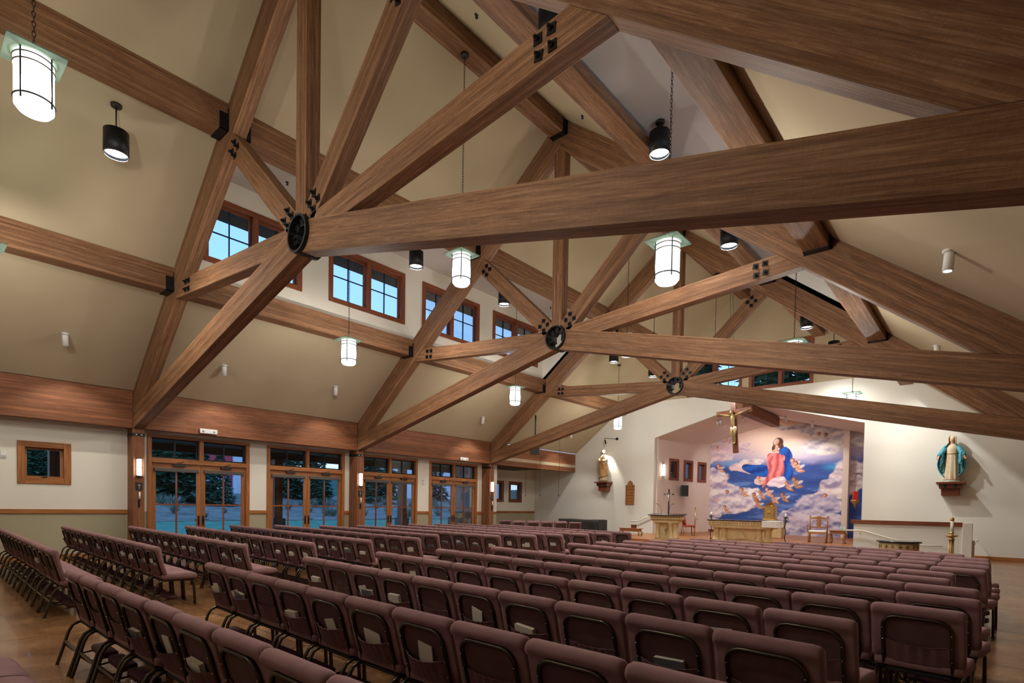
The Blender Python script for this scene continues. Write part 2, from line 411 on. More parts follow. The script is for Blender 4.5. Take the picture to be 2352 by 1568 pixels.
# ------------------------------------------------------------------ windows and doors (local: x along the wall, y into the room, z up)
def window(n, loc, rz, w, h, sashes, cols, rows, fr=.10, mat_f='trim', proud=.035, deep=.16, crank=False, sill=0, mull=.12, sash_w=.045, parent=None):
    r = thing('window_%d' % n, loc=loc, rz=rz); struct(r)
    m = MB()
    m.box((-w/2, -deep, 0), (-w/2+fr, proud, h)); m.box((w/2-fr, -deep, 0), (w/2, proud, h))
    m.box((-w/2+fr, -deep, h-fr), (w/2-fr, proud-.004, h)); m.box((-w/2+fr, -deep, 0), (w/2-fr, proud-.004+sill, fr))
    m.build('window_frame', mat_f, r, bevel=.006)
    iw = w-2*fr; sw = (iw-mull*(sashes-1))/sashes
    for s in range(sashes):
        x0 = -iw/2+s*(sw+mull); x1 = x0+sw; z0, z1 = fr, h-fr
        if s < sashes-1: MB().box((x1, -deep, z0), (x1+mull, proud-.012, z1)).build('mullion', mat_f, r, bevel=.005)
        k = MB(); y0, y1 = -deep+.02, -deep+.075
        k.box((x0, y0, z0), (x0+sash_w, y1, z1)); k.box((x1-sash_w, y0, z0), (x1, y1, z1)); k.box((x0+sash_w, y0, z1-sash_w), (x1-sash_w, y1, z1)); k.box((x0+sash_w, y0, z0), (x1-sash_w, y1, z0+sash_w))
        sa = k.build('sash', mat_f if cols == 1 and sashes == 1 else mat_f, r)
        gx0, gx1, gz0, gz1 = x0+sash_w, x1-sash_w, z0+sash_w, z1-sash_w; bw = .022
        for c in range(1, cols):
            xx = lerp(gx0, gx1, c/cols); MB().box((xx-bw/2, y0+.01, gz0), (xx+bw/2, y1-.004, gz1)).build('muntin', 'black_steel' if rows > 1 else mat_f, sa)
        for q in range(1, rows):
            zz = lerp(gz0, gz1, q/rows); MB().box((gx0, y0+.012, zz-bw/2), (gx1, y1-.008, zz+bw/2)).build('muntin', 'black_steel', sa)
        for c in range(cols):
            for q in range(rows):
                MB().box((lerp(gx0, gx1, c/cols)+(bw/2 if c else 0), y0+.022, lerp(gz0, gz1, q/rows)+(bw/2 if q else 0)), (lerp(gx0, gx1, (c+1)/cols)-(bw/2 if c < cols-1 else 0), y0+.028, lerp(gz0, gz1, (q+1)/rows)-(bw/2 if q < rows-1 else 0))).build('pane', 'glass', sa)
        if crank:
            c = MB(); c.box((-.05, y1, z0+.01), (.05, y1+.03, z0+.03)); c.tube([(.02, y1+.02, z0+.03), (-.06, y1+.05, z0+.035)], .007, 6); c.build('crank_handle', 'black_steel', r)
    return r
wn = [0]
def win(*a, **k):
    wn[0] += 1; return window(wn[0], *a, **k)

CLER = [(4.98, 7.42), (8.2, 10.8), (11.5, 14.1), (14.8, 17.45)]
CZ0, CZ1 = 7.10, 8.66
for s_, side in ((0, 'left'), (1, 'right')):
    q = (lambda X: X) if s_ == 0 else mx
    m = MB(); xa, xb = q(DX0), q(DX0-.2)
    ys = [DY0-.05]
    m.box((xa, DY0-.05, zt(DX0)-.1), (xb, DY1+.05, CZ0)); m.box((xa, DY0-.05, CZ1), (xb, DY1+.05, DZ+.05))
    prev = DY0-.05
    for a, b in CLER: m.box((xa, prev, CZ0), (xb, a, CZ1)); prev = b
    m.box((xa, prev, CZ0), (xb, DY1+.05, CZ1))
    for yy0, yy1 in ((DY0-.1, DY0), (DY1, DY1+.1)):     # dormer cheeks
        m.prism([(q(DX0), zt(DX0)), (q(DX0), DZ), (q(DX1), zt(DX1))], yy0, yy1, 'XZ', (1, 0, 0))
    struct(m.build('wall_clerestory_'+side, 'wall'))
    for a, b in CLER:
        win((q(DX0), (a+b)/2, CZ0), -PI/2 if s_ == 0 else PI/2, b-a, CZ1-CZ0, 2, 2, 2, fr=.13, mat_f='trim_dark', mull=.14, deep=.17)

# ------------------------------------------------------------------ left wall with the four pairs of glazed doors
DOORS = [(4.80, 7.53), (8.07, 10.84), (11.52, 14.12), (14.73, 17.50)]
DH = 3.30; RAIL0, RAIL1 = 1.14, 1.25
W0 = (2.15, 3.16, 1.86, 2.87)          # small square window
lw = MB(); xa, xb = XW, XW-.25
def wallseg(mb, y0, y1, z0, z1):
    cut = 1.2
    if z0 < cut < z1:
        mb.m = 1; mb.box((xa, y0, z0), (xb, y1, cut)); mb.m = 0; mb.box((xa, y0, cut), (xb, y1, z1))
    else:
        mb.m = 1 if z1 <= cut else 0; mb.box((xa, y0, z0), (xb, y1, z1)); mb.m = 0
wallseg(lw, YB_, W0[0]+.02, 0, 4.34); wallseg(lw, W0[1]-.02, DOORS[0][0], 0, 4.34); wallseg(lw, W0[0]+.02, W0[1]-.02, 0, W0[2]+.02); wallseg(lw, W0[0]+.02, W0[1]-.02, W0[3]-.02, 4.34)
for (a, b), (c, d) in zip(DOORS, DOORS[1:]): wallseg(lw, b, c, 0, 4.34)
for a, b in DOORS: wallseg(lw, a, b, DH, 4.34)
wallseg(lw, DOORS[3][1], 18.80, 0, 4.34)
struct(lw.build('wall_left', ['wall', 'wainscot']))
# the alcove beyond the last column
al = MB(); xa, xb = -19.6, -19.85
AW = [(20.75, 21.78, 1.72, 2.84), (22.20, 23.26, 1.72, 2.84)]
wallseg(al, 18.55, AW[0][0], 0, 3.7); wallseg(al, AW[0][1], AW[1][0], 0, 3.7); wallseg(al, AW[1][1], YA, 0, 3.7)
for a, b, c, d in AW: wallseg(al, a, b, 0, c); wallseg(al, a, b, d, 3.7)
al.m = 1; al.box((-19.6, 18.55, 0), (XW-.25, 18.80, 1.2)); al.m = 0; al.box((-19.6, 18.55, 1.2), (XW-.25, 18.80, 3.7))
struct(al.build('wall_alcove', ['wall', 'wainscot']))
for a, b, c, d in AW: win((-19.6, (a+b)/2, c), -PI/2, b-a, d-c, 1, 1, 1, fr=.13, mat_f='trim_dark', deep=.2, crank=True)
win((XW, (W0[0]+W0[1])/2, W0[2]), -PI/2, W0[1]-W0[0], W0[3]-W0[2], 1, 1, 1, fr=.14, mat_f='trim', deep=.18, crank=True, sash_w=.05)
# chair rails and baseboards
tn = [0]
def trim(a, b, m='trim'):
    tn[0] += 1; return struct(MB().box(a, b).build('trim_%d' % tn[0], m, bevel=.008))
for y0, y1 in ((YB_, TY[0]), (7.53, 8.07), (10.84, TY[1]), (14.12, 14.73), (17.50, TY[2]), (TY[2]+.26, 18.80)): trim((XW, y0, RAIL0), (XW+.03, y1, RAIL1))
trim((-19.6, 18.8, RAIL0), (-19.57, YA, RAIL1))
struct(MB().box((XW, YB_, 0), (XW+.025, TY[0], .13)).build('baseboard_left', 'trim'))
struct(MB().box((-.45, YA-.025, 0), (4.4, YA, .13)).build('baseboard_altar', 'trim'))
# other walls
bw = MB().box((-17.6, YB_-.25, 0), (4.6, YB_, 11.3)); struct(bw.build('wall_back', 'wall'))
rw = MB().box((4.4, YB_, 0), (4.6, YA, 3.8)); struct(rw.build('wall_right', 'wall'))

def door_pair(n, y0, y1):
    w = y1-y0; r = thing('door_%d' % n, loc=(XW, (y0+y1)/2, 0), rz=-PI/2); struct(r)
    fr = .105; tz = 2.66
    m = MB(); m.box((-w/2, -.2, 0), (-w/2+fr, .03, DH)); m.box((w/2-fr, -.2, 0), (w/2, .03, DH)); m.box((-w/2+fr, -.2, DH-.07), (w/2-fr, .026, DH)); m.box((-w/2+fr, -.2, tz-.115), (w/2-fr, .026, tz+.02))
    m.build('door_frame', 'trim', r, bevel=.006)
    MB().box((-.055, -.18, tz+.02), (.055, .012, DH-.07)).build('transom_mullion', 'trim', r)
    for s in (-1, 1):
        xa, xb = sorted((s*.055, s*(w/2-fr)))
        k = MB(); z0, z1 = tz+.02, DH-.07; t = .04
        k.box((xa, -.16, z0), (xa+t, -.10, z1)); k.box((xb-t, -.16, z0), (xb, -.10, z1)); k.box((xa+t, -.16, z1-t), (xb-t, -.10, z1)); k.box((xa+t, -.16, z0), (xb-t, -.10, z0+t))
        sa = k.build('transom_sash', 'black_steel', r); xm = (xa+xb)/2
        MB().box((xm-.02, -.155, z0+t), (xm+.02, -.105, z1-t)).build('muntin', 'black_steel', sa)
        for p0, p1 in ((xa+t, xm-.02), (xm+.02, xb-t)): MB().box((p0, -.135, z0+t), (p1, -.129, z1-t)).build('pane', 'glass', sa)
        MB().box((xm-.05, -.10, z0+.005), (xm+.05, -.06, z0+.03)).build('latch', 'black_steel', r)
        # leaf
        xa, xb = sorted((s*.004, s*(w/2-fr))); lz = tz-.12; st = .115
        k = MB(); k.box((xa, -.09, .01), (xa+st, -.04, lz)); k.box((xb-st, -.09, .01), (xb, -.04, lz)); k.box((xa+st, -.09, lz-.17), (xb-st, -.04, lz)); k.box((xa+st, -.09, .01), (xb-st, -.04, .24))
        lf = k.build('door_leaf', 'trim', r, bevel=.004)
        xm = (xa+xb)/2; zm = 1.40; g0, g1 = .24, lz-.17
        b = MB(); b.box((xm-.02, -.085, g0), (xm+.02, -.045, g1)); b.build('muntin', 'trim_dark', lf)
        b = MB(); b.box((xa+st, -.083, zm-.02), (xb-st, -.047, zm+.02)); b.build('muntin', 'trim_dark', lf)
        for p0, p1 in ((xa+st, xm-.02), (xm+.02, xb-st)):
            for q0, q1 in ((g0, zm-.02), (zm+.02, g1)): MB().box((p0, -.068, q0), (p1, -.062, q1)).build('pane', 'glass', lf)
        hx = xa+.055 if s > 0 else xb-.055
        h = MB(); h.box((hx-.025, -.04, .80), (hx+.025, -.028, 1.08)); h.tube([(hx, -.03, .97), (hx, .03, .97), (hx+s*.03, .04, .97), (hx+s*.13, .04, .965)], .011, 8); h.build('handle', 'black_steel', lf)
        c = MB(); cxx = xm-.05; c.cbox((cxx, -.005, lz-.04), (.30, .06, .07)); c.tube([(cxx+.1, .01, lz+.0), (cxx-.05, .05, lz+.05), (cxx-.2, -.02, lz+.1)], .009, 6); c.build('closer', 'dark_metal', lf)
        MB().box((xa+st-.05, -.04, lz-.23), (xb-st+.05, .015, lz-.13)).build('shade_cassette', 'bronze', lf, bevel=.01)
    return r
for i, (a, b) in enumerate(DOORS): door_pair(i+1, a, b)

# ------------------------------------------------------------------ altar wall (gable) with the sanctuary recess and two high windows
aw = MB(); RX0, RX1, RZ, RA = -12.3, -3.75, 4.90, (-8.02, 6.08)
GW = [(-10.75, -8.30), (-8.02, -5.55)]; GZ0, GZ1 = 6.62, 8.50
y0, y1 = YA, YA+.3
P = lambda poly: aw.prism(poly, y0, y1, 'XZ', (1, 0, 0))
P([(-19.85, 0), (RX0, 0), (RX0, 6.62), (-13.92, 6.62), (-16.84, 4.333), (-19.85, 4.333)])
P([(RX1, 0), (4.6, 0), (4.6, 3.6), (mx(-16.84)+.93, 3.6), (mx(-13.92), 6.62), (RX1, 6.62)])
P([(RX0, RZ), RA, (RA[0], 6.62), (RX0, 6.62)]); P([RA, (RX1, RZ), (RX1, 6.62), (RA[0], 6.62)])
aw.m = 1
P([(-13.92, 6.62), (GW[0][0], 6.62), (GW[0][0], 8.5), (-11.525, 8.5)]); P([(GW[0][1], 6.62), (GW[1][0], 6.62), (GW[1][0], 8.5), (GW[0][1], 8.5)])
P([(GW[1][1], 6.62), (mx(-13.92), 6.62), (mx(-11.525), 8.5), (GW[1][1], 8.5)]); P([(-11.525, 8.5), (mx(-11.525), 8.5), (XR, 11.06)])
struct(aw.build('wall_altar', ['altar_wall', 'ceiling']))
for a, b in GW: win(((a+b)/2, YA, GZ0), PI, b-a, GZ1-GZ0, 2, 2, 2, fr=.12, mat_f='trim_dark', mull=.13, deep=.2)
# recess
YM = 29.6; ML, MR = -11.62, -4.2
rc = MB()
RW = [(25.90, 26.98, 2.98, 4.05), (27.38, 28.46, 2.98, 4.03), (28.80, 29.35, 2.98, 4.0)]
def rwx(y): return RX0+(ML-RX0)*(y-YA)/(YM-YA)
def rwseg(ya, yb, za, zb): rc.hexa([(rwx(ya)-.25, ya, za), (rwx(ya), ya, za), (rwx(yb), yb, za), (rwx(yb)-.25, yb, za), (rwx(ya)-.25, ya, zb), (rwx(ya), ya, zb), (rwx(yb), yb, zb), (rwx(yb)-.25, yb, zb)], (0, 1, 0))
prev = YA+.3
RW = [(25.65, 26.52), (26.98, 27.85), (28.30, 29.17)]; RWZ = (2.95, 4.02)
for a, b in RW:
    rwseg(prev, a, 0, 6.3); rwseg(a, b, 0, RWZ[0]); rwseg(a, b, RWZ[1], 6.3); prev = b
rwseg(prev, YM, 0, 6.3)
struct(rc.build('wall_recess_left', 'recess_wall'))
ang = math.atan2(ML-RX0, YM-YA)
for a, b in RW: win((rwx((a+b)/2), (a+b)/2, RWZ[0]), -PI/2-ang, b-a, RWZ[1]-RWZ[0], 1, 1, 1, fr=.13, mat_f='trim_dark', deep=.2)
rr = MB(); rr.box((RX1, YA+.3, 0), (RX1+.25, YM, 6.3)); struct(rr.build('wall_recess_right', 'recess_wall'))
rb = MB().box((-13, YM, 0), (-3.4, YM+.2, 7)); struct(rb.build('wall_recess_back', 'recess_wall'))
rt = MB()
for a, b in (((RX0-.3, RZ-.08), RA), (RA, (RX1+.3, RZ-.08))):
    rt.hexa([(a[0], YA+.3, a[1]), (b[0], YA+.3, b[1]), (b[0], YM, b[1]), (a[0], YM, a[1]), (a[0], YA+.3, a[1]+.15), (b[0], YA+.3, b[1]+.15), (b[0], YM, b[1]+.15), (a[0], YM, a[1]+.15)], (0, 1, 0))
struct(rt.build('ceiling_recess', 'recess_wall'))
struct(MB().box((RX0, YA+.2, .33), (rwx(YM)+.02, YM, .45)).build('baseboard_recess', 'trim_dark')) if False else None

# ------------------------------------------------------------------ trusses
bolt_me = MB(); bolt_me.box((-.055, -.012, -.055), (.055, 0, .055)); bolt_me.lathe([(.026, 0), (.026, .03), (.012, .03), (.012, .055)], (0, 0, 0), 6)
# washer lies in local XZ, nut along -Y
bm_ = MB(); bm_.box((-.05, -.012, -.05), (.05, 0, .05))
bm_.add([(.028*math.cos(PI*k/3), -.012, .028*math.sin(PI*k/3)) for k in range(6)]+[(.028*math.cos(PI*k/3), -.045, .028*math.sin(PI*k/3)) for k in range(6)], [tuple(range(6, 12))]+[(k, k+6, (k+1) % 6+6, (k+1) % 6) for k in range(6)])
bm_.cbox((0, -.05, 0), (.022, .04, .022))
BOLT = bm_.mesh('bolt', 'black_steel')
def clip_web(hub, node, d, r0, mirror):
    """web from the hub ring to the rafter soffit"""
    h, n = Vector(hub), Vector(node); t = (n-h).normalized(); p = Vector((-t.y, t.x))
    out = []
    for s in (1, -1):
        a = h+p*s*d/2; # intersect with soffit z = zt(x)-.748 (left side)
        # z0 + k*t.y = zt(x0+k*t.x)-.748
        k = (4.333-.748+SL*(a.x+16.84)-a.y)/(t.y-SL*t.x)
        out.append((h+p*s*d/2+t*r0, a+t*k))
    poly = [out[0][0], out[0][1], out[1][1], out[1][0]]
    return poly, t
def truss(Y, label):
    T = thing('roof_truss', label, 'truss', (XR, Y, 3.37))
    off = Vector((-XR, -Y, -3.37))
    def put(mb, name, m): 
        mb.v = [(a-XR, b-Y, c-3.37) for a, b, c in mb.v]; return mb.build(name, m, T, bevel=.008)
    c0 = .494; zb = lambda X: 3.37+.2405*(X+16.84)
    for s in (0, 1):
        q = (lambda X: X) if s == 0 else mx
        ex = EXT if s else 0
        poly = [(-16.84-ex, 3.87-ex*.2405), (-16.32-ex, 3.992-ex*.2405), (XR, 3.585+SL*(XR+16.84)), (XR, zt(XR)), (-16.84-ex, 4.333-SL*ex)]
        if s: poly[0] = (-16.84-ex, 3.87-.2405*ex); poly[1] = (-16.32, 3.992)
        put(MB().prism([(q(x), z) for x, z in poly], Y, Y+TT, 'XZ', (1, 0, SL if s == 0 else -SL)), 'rafter', 'beam')
        arc = [(XR+.275*math.cos(math.radians(a)), HUBZ+.275*math.sin(math.radians(a))) for a in range(270, 145, -15)]
        poly = [(-16.84-ex, zb(-16.84-ex)), (XR, zb(XR))]+arc+[(XR-.30, zb(XR-.30)+c0), (-16.84-ex, zb(-16.84-ex)+c0)]
        put(MB().prism([(q(x), z) for x, z in poly], Y, Y+TT, 'XZ', (1, 0, .2405 if s == 0 else -.2405)), 'bottom_chord', 'beam')
        for node, bol in (((-13.5, 6.14), (0, 1)), ((-10.85, 8.12), (1, 1))):
            poly, t = clip_web((XR, HUBZ), node, .37, .30, s)
            put(MB().prism([(q(p.x), p.y) for p in poly], Y+.012, Y+TT-.012, 'XZ', (t.x if s == 0 else -t.x, 0, t.y)), 'web', 'beam')
            L = (poly[1]-poly[0]).length; L2 = (poly[2]-poly[3]).length; pv = Vector((-t.y, t.x))
            spots = []
            if bol[0]: spots.append(.55)
            spots.append(min(L, L2)-.0)
            for d in spots:
                for du in (-.085, .085):
                    for dv in (-.085, .085):
                        c = Vector((XR, HUBZ))+t*(d+du)+pv*dv
                        inst(BOLT, 'bolt', T, (q(c.x)-XR, .012-.001, c.y-3.37), (0, random.uniform(-.2, .2), 0))
    put(MB().box((XR-.155, Y+.006, HUBZ+.27), (XR+.155, Y+TT-.006, 3.585+SL*(XR+16.84)), (0, 0, 1)), 'king_post', 'beam')
    # hub: open steel pipe with stub plates
    k = MB(); seg = 40; R0, R1 = .29, .258; ya, yb = Y-.06, Y+TT+.06
    vs = []; fs = []
    for r, yy in ((R0, ya), (R0, yb), (R1, yb), (R1, ya)):
        vs += [(XR+r*math.cos(2*PI*i/seg), yy, HUBZ+r*math.sin(2*PI*i/seg)) for i in range(seg)]
    for b in range(4):
        for i in range(seg): fs.append((b*seg+i, b*seg+(i+1) % seg, ((b+1) % 4)*seg+(i+1) % seg, ((b+1) % 4)*seg+i))
    k.add(vs, fs); hub = put(k, 'hub_ring', 'black_steel'); hub.modifiers.clear()
    k = MB()
    for a in (-166, -14, 176, 4, 133, 47, 90):
        ca, sa = math.cos(math.radians(a)), math.sin(math.radians(a))
        k.cbox((XR+ca*.20, Y+TT/2, HUBZ+sa*.20), (.13, .2, .10), rot=(0, -math.radians(a), 0))
    put(k, 'hub_stub', 'black_steel')
    return T
TRUSS_NAME = ['farthest from the altar wall', 'in the middle of the hall', 'nearest to the altar wall']
for Y, nm in zip(TY, TRUSS_NAME): truss(Y, 'brown timber roof truss with round steel hub, the one '+nm)

# ------------------------------------------------------------------ purlins, ridge, eave beams, columns
BAYS = [(YB_, TY[0]), (TY[0]+TT, TY[1]), (TY[1]+TT, TY[2]), (TY[2]+TT, YA)]
BAYN = ['in the bay without dormer', 'before the middle truss', 'beyond the middle truss', 'ending at the altar wall']
SIDES = ['on the doors side', 'opposite the doors']
def long_beam(name, label, poly, y0, y1, m='beam', hang=(True, True)):
    c = (sum(p[0] for p in poly)/len(poly), y0, min(p[1] for p in poly))
    T = thing(name, label, 'beam', c)
    mb = MB().prism([(x-c[0], z-c[2]) for x, z in poly], 0, y1-y0, 'XZ', (0, 1, 0)); mb.build('timber', m, T, bevel=.008)
    xs = [p[0]-c[0] for p in poly]; xa, xb = min(xs), max(xs)
    for k, yy, s in ((0, 0, 1), (1, y1-y0, -1)):
        if not hang[k]: continue
        h = MB(); ya, yb = sorted((yy+s*.002, yy+s*.16))
        h.box((xa-.012, ya, -.014), (xb+.012, yb, .0)); h.box((xa-.012, ya, -.014), (xa, yb, .3)); h.box((xb, ya, -.014), (xb+.012, yb, .3))
        ya, yb = sorted((yy+s*.002, yy+s*.014)); h.box((xa-.03, ya, -.014), (xb+.03, yb, .40))
        hh = h.build('hanger', 'black_steel', T)
        for zz in (.10, .24):
            for xx in (xa-.012, xb+.012):
                q = MB(); q.cbox((xx, yy+s*.09, zz), (.02, .045, .045)); q.build('bolt', 'black_steel', hh)
    return T
low = [(-14.25, 6.15), (-13.85, 6.15), (-13.85, 6.67), (-14.25, 6.355)]
upp = [(-11.37, 8.42), (-10.97, 8.42), (-10.97, 8.925), (-11.37, 8.615)]
for i, (y0, y1) in enumerate(BAYS):
    hg = (i > 0, i < 3)
    for s in (0, 1):
        q = (lambda X: X) if s == 0 else mx
        long_beam('purlin', 'lower brown timber purlin %s, %s' % (SIDES[s], BAYN[i]), [(q(x), z) for x, z in low], y0, y1, hang=hg)
        long_beam('purlin', 'upper brown timber purlin %s, %s' % (SIDES[s], BAYN[i]), [(q(x), z) for x, z in upp], y0, y1, hang=hg)
        long_beam('eave_beam', 'deep reddish timber eave beam %s, %s' % (['over the doors', 'opposite the doors'][s], BAYN[i]), [(q(-17.12)+s*EXT, 3.373-s*.2), (q(-16.85)+s*EXT, 3.373-s*.2), (q(-16.85)+s*EXT, 4.325-s*.6), (q(-17.12)+s*EXT, 4.325-s*.75)], y0, y1, 'beam_smooth', (False, False))
    long_beam('ridge_beam', 'brown timber ridge beam %s' % BAYN[i], [(XR-.2, 10.56), (XR+.2, 10.56), (XR+.2, 10.89), (XR, 11.04), (XR-.2, 10.89)], y0, y1, hang=hg)
COLN = ['farthest from the altar', 'standing between the second and third door pairs', 'nearest to the altar']
for i, Y in enumerate(TY):
    for s in (0, 1):
        q = (lambda X: X) if s == 0 else mx
        c = (q(-17.09)+s*EXT, Y+.13, 0)
        T = thing('timber_column', 'brown timber column %s, %s' % (['by the glass doors', 'opposite the doors'][s], COLN[i] if s == 0 else ['farthest from the altar', 'in the middle', 'nearest to the altar'][i]), 'column', c)
        MB().box((-.25, -.13, 0), (.25, .13, 3.368-s*.2), (0, 0, 1)).build('shaft', 'beam_smooth', T, bevel=.01)
        k = MB(); k.box((-.256, -.137, 3.17-s*.2), (.256, .137, 3.245-s*.2)); k.build('steel_strap', 'black_steel', T)
        for yy in (-.06, .06):
            b = MB(); b.cbox((.262 if s == 0 else -.262, yy, 3.207-s*.2), (.014, .03, .03)); b.build('bolt', 'grey_panel', T)
# ------------------------------------------------------------------ stacking church chairs
CW = .555
def plane_y(z): return .098-(z-.455)*.269
def loft(mb, prof, hw, inset=((0, .72), (.018, .93), (.05, 1.0))):
    cy = sum(p[0] for p in prof)/len(prof); cz = sum(p[1] for p in prof)/len(prof)
    xs = [(-hw+i, k) for i, k in inset]+[(hw-i, k) for i, k in reversed(inset)]
    n = len(prof); vs = []; fs = []
    for x, k in xs:
        for y, z in prof:
            # shrink towards a spine so that the ends are rounded
            vs.append((x, cy+(y-cy)*(1-(1-k)*.5), cz+(z-cz)*(1-(1-k)*.35)))
    for s in range(len(xs)-1):
        for i in range(n): fs.append((s*n+i, (s+1)*n+i, (s+1)*n+(i+1) % n, s*n+(i+1) % n))
    fs += [tuple(range(n)), tuple((len(xs)-1)*n+i for i in range(n-1, -1, -1))]
    return mb.add(vs, fs, smooth=True)
bp_ = [(.098, .455), (.074, .545), (.048, .64), (.020, .745), (.008, .79), (-.012, .805), (-.022, .83), (-.014, .856), (.006, .870), (.030, .873), (.054, .864), (.070, .838), (.085, .72), (.112, .60), (.150, .47), (.13, .45)]
BACK_ME = loft(MB(), bp_, CW/2).mesh('backrest', 'seat')
sp_ = [(.085, .405), (.082, .452), (.12, .474), (.30, .482), (.45, .479), (.515, .466), (.545, .436), (.538, .398), (.48, .386), (.12, .39)]
SEAT_ME = loft(MB(), sp_, CW/2-.004).mesh('seat', 'seat')
pm = MB()
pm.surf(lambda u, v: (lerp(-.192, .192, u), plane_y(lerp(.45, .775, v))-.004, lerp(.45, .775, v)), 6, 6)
PANEL_ME = pm.mesh('back_panel_shaded', 'back_panel_shaded')
def utube(z):
    return (plane_y(z)-.014)
pts = [(-.205, utube(.38), .38), (-.205, utube(.55), .55), (-.205, utube(.69), .69)]
for a in range(180, 89, -15): pts.append((-.115+.09*math.cos(math.radians(a)), utube(.70+.085*math.sin(math.radians(a))), .70+.085*math.sin(math.radians(a))))
pts += [(-x, y, z) for x, y, z in reversed(pts)]
fm = MB(); fm.tube(pts, .0125, 8)
fm.m = 1
for s in (-1, 1):
    for z in (.50, .60, .69): fm.ball((s*.205, utube(z)-.012, z), .0055, 6, 4)
FRAME_ME = fm.mesh('back_frame', ['chair_metal', 'chrome'])
def leg_rear(s):
    p = [(s*.243, -.075, 0), (s*.243, -.045, .10), (s*.243, -.012, .215), (s*.243, .012, .30), (s*.243, .04, .352), (s*.243, .085, .376), (s*.243, .16, .381), (s*.243, .30, .381)]
    return MB().tube(p, .0145, 8, flat=(1, 1.25)).mesh('leg', 'chair_metal')
def leg_front(s):
    p = [(s*.243, .29, .381), (s*.243, .40, .381), (s*.243, .455, .372), (s*.243, .485, .335), (s*.243, .496, .25), (s*.243, .512, .0)]
    return MB().tube(p, .0145, 8, flat=(1, 1.25)).mesh('leg', 'chair_metal')
LEGS = [leg_rear(-1), leg_rear(1), leg_front(-1), leg_front(1)]
sm_ = MB(); sm_.box((-.24, -.022, .195), (.24, -.008, .222))
STR_ME = sm_.mesh('stretcher', 'chair_metal')
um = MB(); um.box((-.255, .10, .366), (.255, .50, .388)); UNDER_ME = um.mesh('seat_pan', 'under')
def pocket_me(seed, bulge):
    r = random.Random(seed); ph = r.uniform(0, 6); k1 = r.choice((5, 6, 7)); sag = r.uniform(.018, .035)
    def f(u, v):
        x = lerp(-.196, .196, u); top = .605-sag*(1-(2*u-1)**2); z = lerp(.447, top, v)
        e = 1-abs(2*u-1)**3
        d = .006+e*(.012+bulge*(.5+.5*v)*(1-.25*abs(2*u-1)))+e*.0065*math.sin(k1*2*PI*u+ph)*(.3+.7*v)+e*.003*math.sin(2*k1*PI*2*u+ph*2)*v
        return (x, plane_y(z)-.004-d, z)
    m = MB().surf(f, 33, 7)
    def g(u, v):            # hem
        p = f(u, 1.0); return (p[0], p[1]-.003+.006*v, p[2]+.004*math.sin(PI*v))
    m.surf(g, 33, 3)
    return m.mesh('pocket', 'pocket')
POCK_E = [pocket_me(i, .004) for i in range(5)]; POCK_B = [pocket_me(20+i, .050) for i in range(4)]
km = MB(); loft(km, [(.175, .095), (.17, .13), (.185, .15), (.285, .152), (.30, .135), (.295, .095)], .225)
KPAD_ME = km.mesh('kneeler_pad', 'kneeler')
KARMS = [MB().tube([(s*.19, .22, .10), (s*.20, .12, .085), (s*.225, .04, .12), (s*.240, -.02, .19)], .009, 6).mesh('kneeler_arm', 'chair_metal') for s in (-1, 1)]
# books
def book_mesh(w, h, t, cov):
    m = MB(); m.box((-w/2+.002, -t/2+.003, .002), (w/2-.003, t/2-.003, h-.003)); m.m = 1
    m.box((-w/2, -t/2, 0), (w/2, -t/2+.003, h)); m.box((-w/2, t/2-.003, 0), (w/2, t/2, h)); m.box((-w/2, -t/2, 0), (w/2, t/2, .003))
    return m.mesh('book', ['paper', cov])
BOOKS = {'thick': book_mesh(.195, .135, .032, 'book_cover'), 'pale': book_mesh(.19, .13, .030, 'book_pale'), 'slim': book_mesh(.135, .20, .008, 'book_pale'), 'wide': book_mesh(.20, .14, .008, 'book_pale')}
PROTO = {}
def chair(loc, rz, label, group, full=True, book=None, blabel=None, bgroup=None, rnd=random):
    T = thing('church_chair', label, 'chair', loc, rz, group)
    inst(SEAT_ME, 'seat', T); inst(BACK_ME, 'backrest', T); inst(FRAME_ME, 'back_frame', T)
    inst(PANEL_ME, 'back_panel_shaded', T)
    for l in LEGS: inst(l, 'leg', T)
    inst(STR_ME, 'stretcher', T); inst(UNDER_ME, 'seat_pan', T)
    inst(rnd.choice(POCK_B if book else POCK_E), 'pocket', T)
    k = inst(KPAD_ME, 'kneeler_pad', T)
    for a_ in KARMS: inst(a_, 'kneeler_arm', k)
    if book:
        R = Matrix.Rotation(rz, 4, 'Z')
        for j, kind in enumerate(book):
            b = inst(BOOKS[kind], 'book')
            hgt = {'thick': .505, 'pale': .51, 'slim': .475, 'wide': .52}[kind]+rnd.uniform(-.012, .02)
            off = plane_y(hgt)-.010-(.017 if kind in ('thick', 'pale') else .005)-j*.020
            p = R @ Vector((rnd.uniform(-.05, .05), off, hgt)); b.location = Vector(loc)+p
            b.rotation_euler = (.262, rnd.uniform(-.13, .13) if kind != 'slim' else rnd.uniform(-.25, .25), rz+rnd.uniform(-.05, .05))
            nm = {'thick': 'dark hymnal', 'pale': 'pale hymnal', 'slim': 'upright cream booklet', 'wide': 'sideways cream booklet'}[kind]
            tag(b, '%s in chair pocket, %s' % (nm, blabel), 'book', '%ss in chair pockets' % nm)
    return T
rc_ = random.Random(31)
ORD = 'zeroth first second third fourth fifth sixth seventh eighth ninth tenth eleventh twelfth thirteenth fourteenth fifteenth'.split()
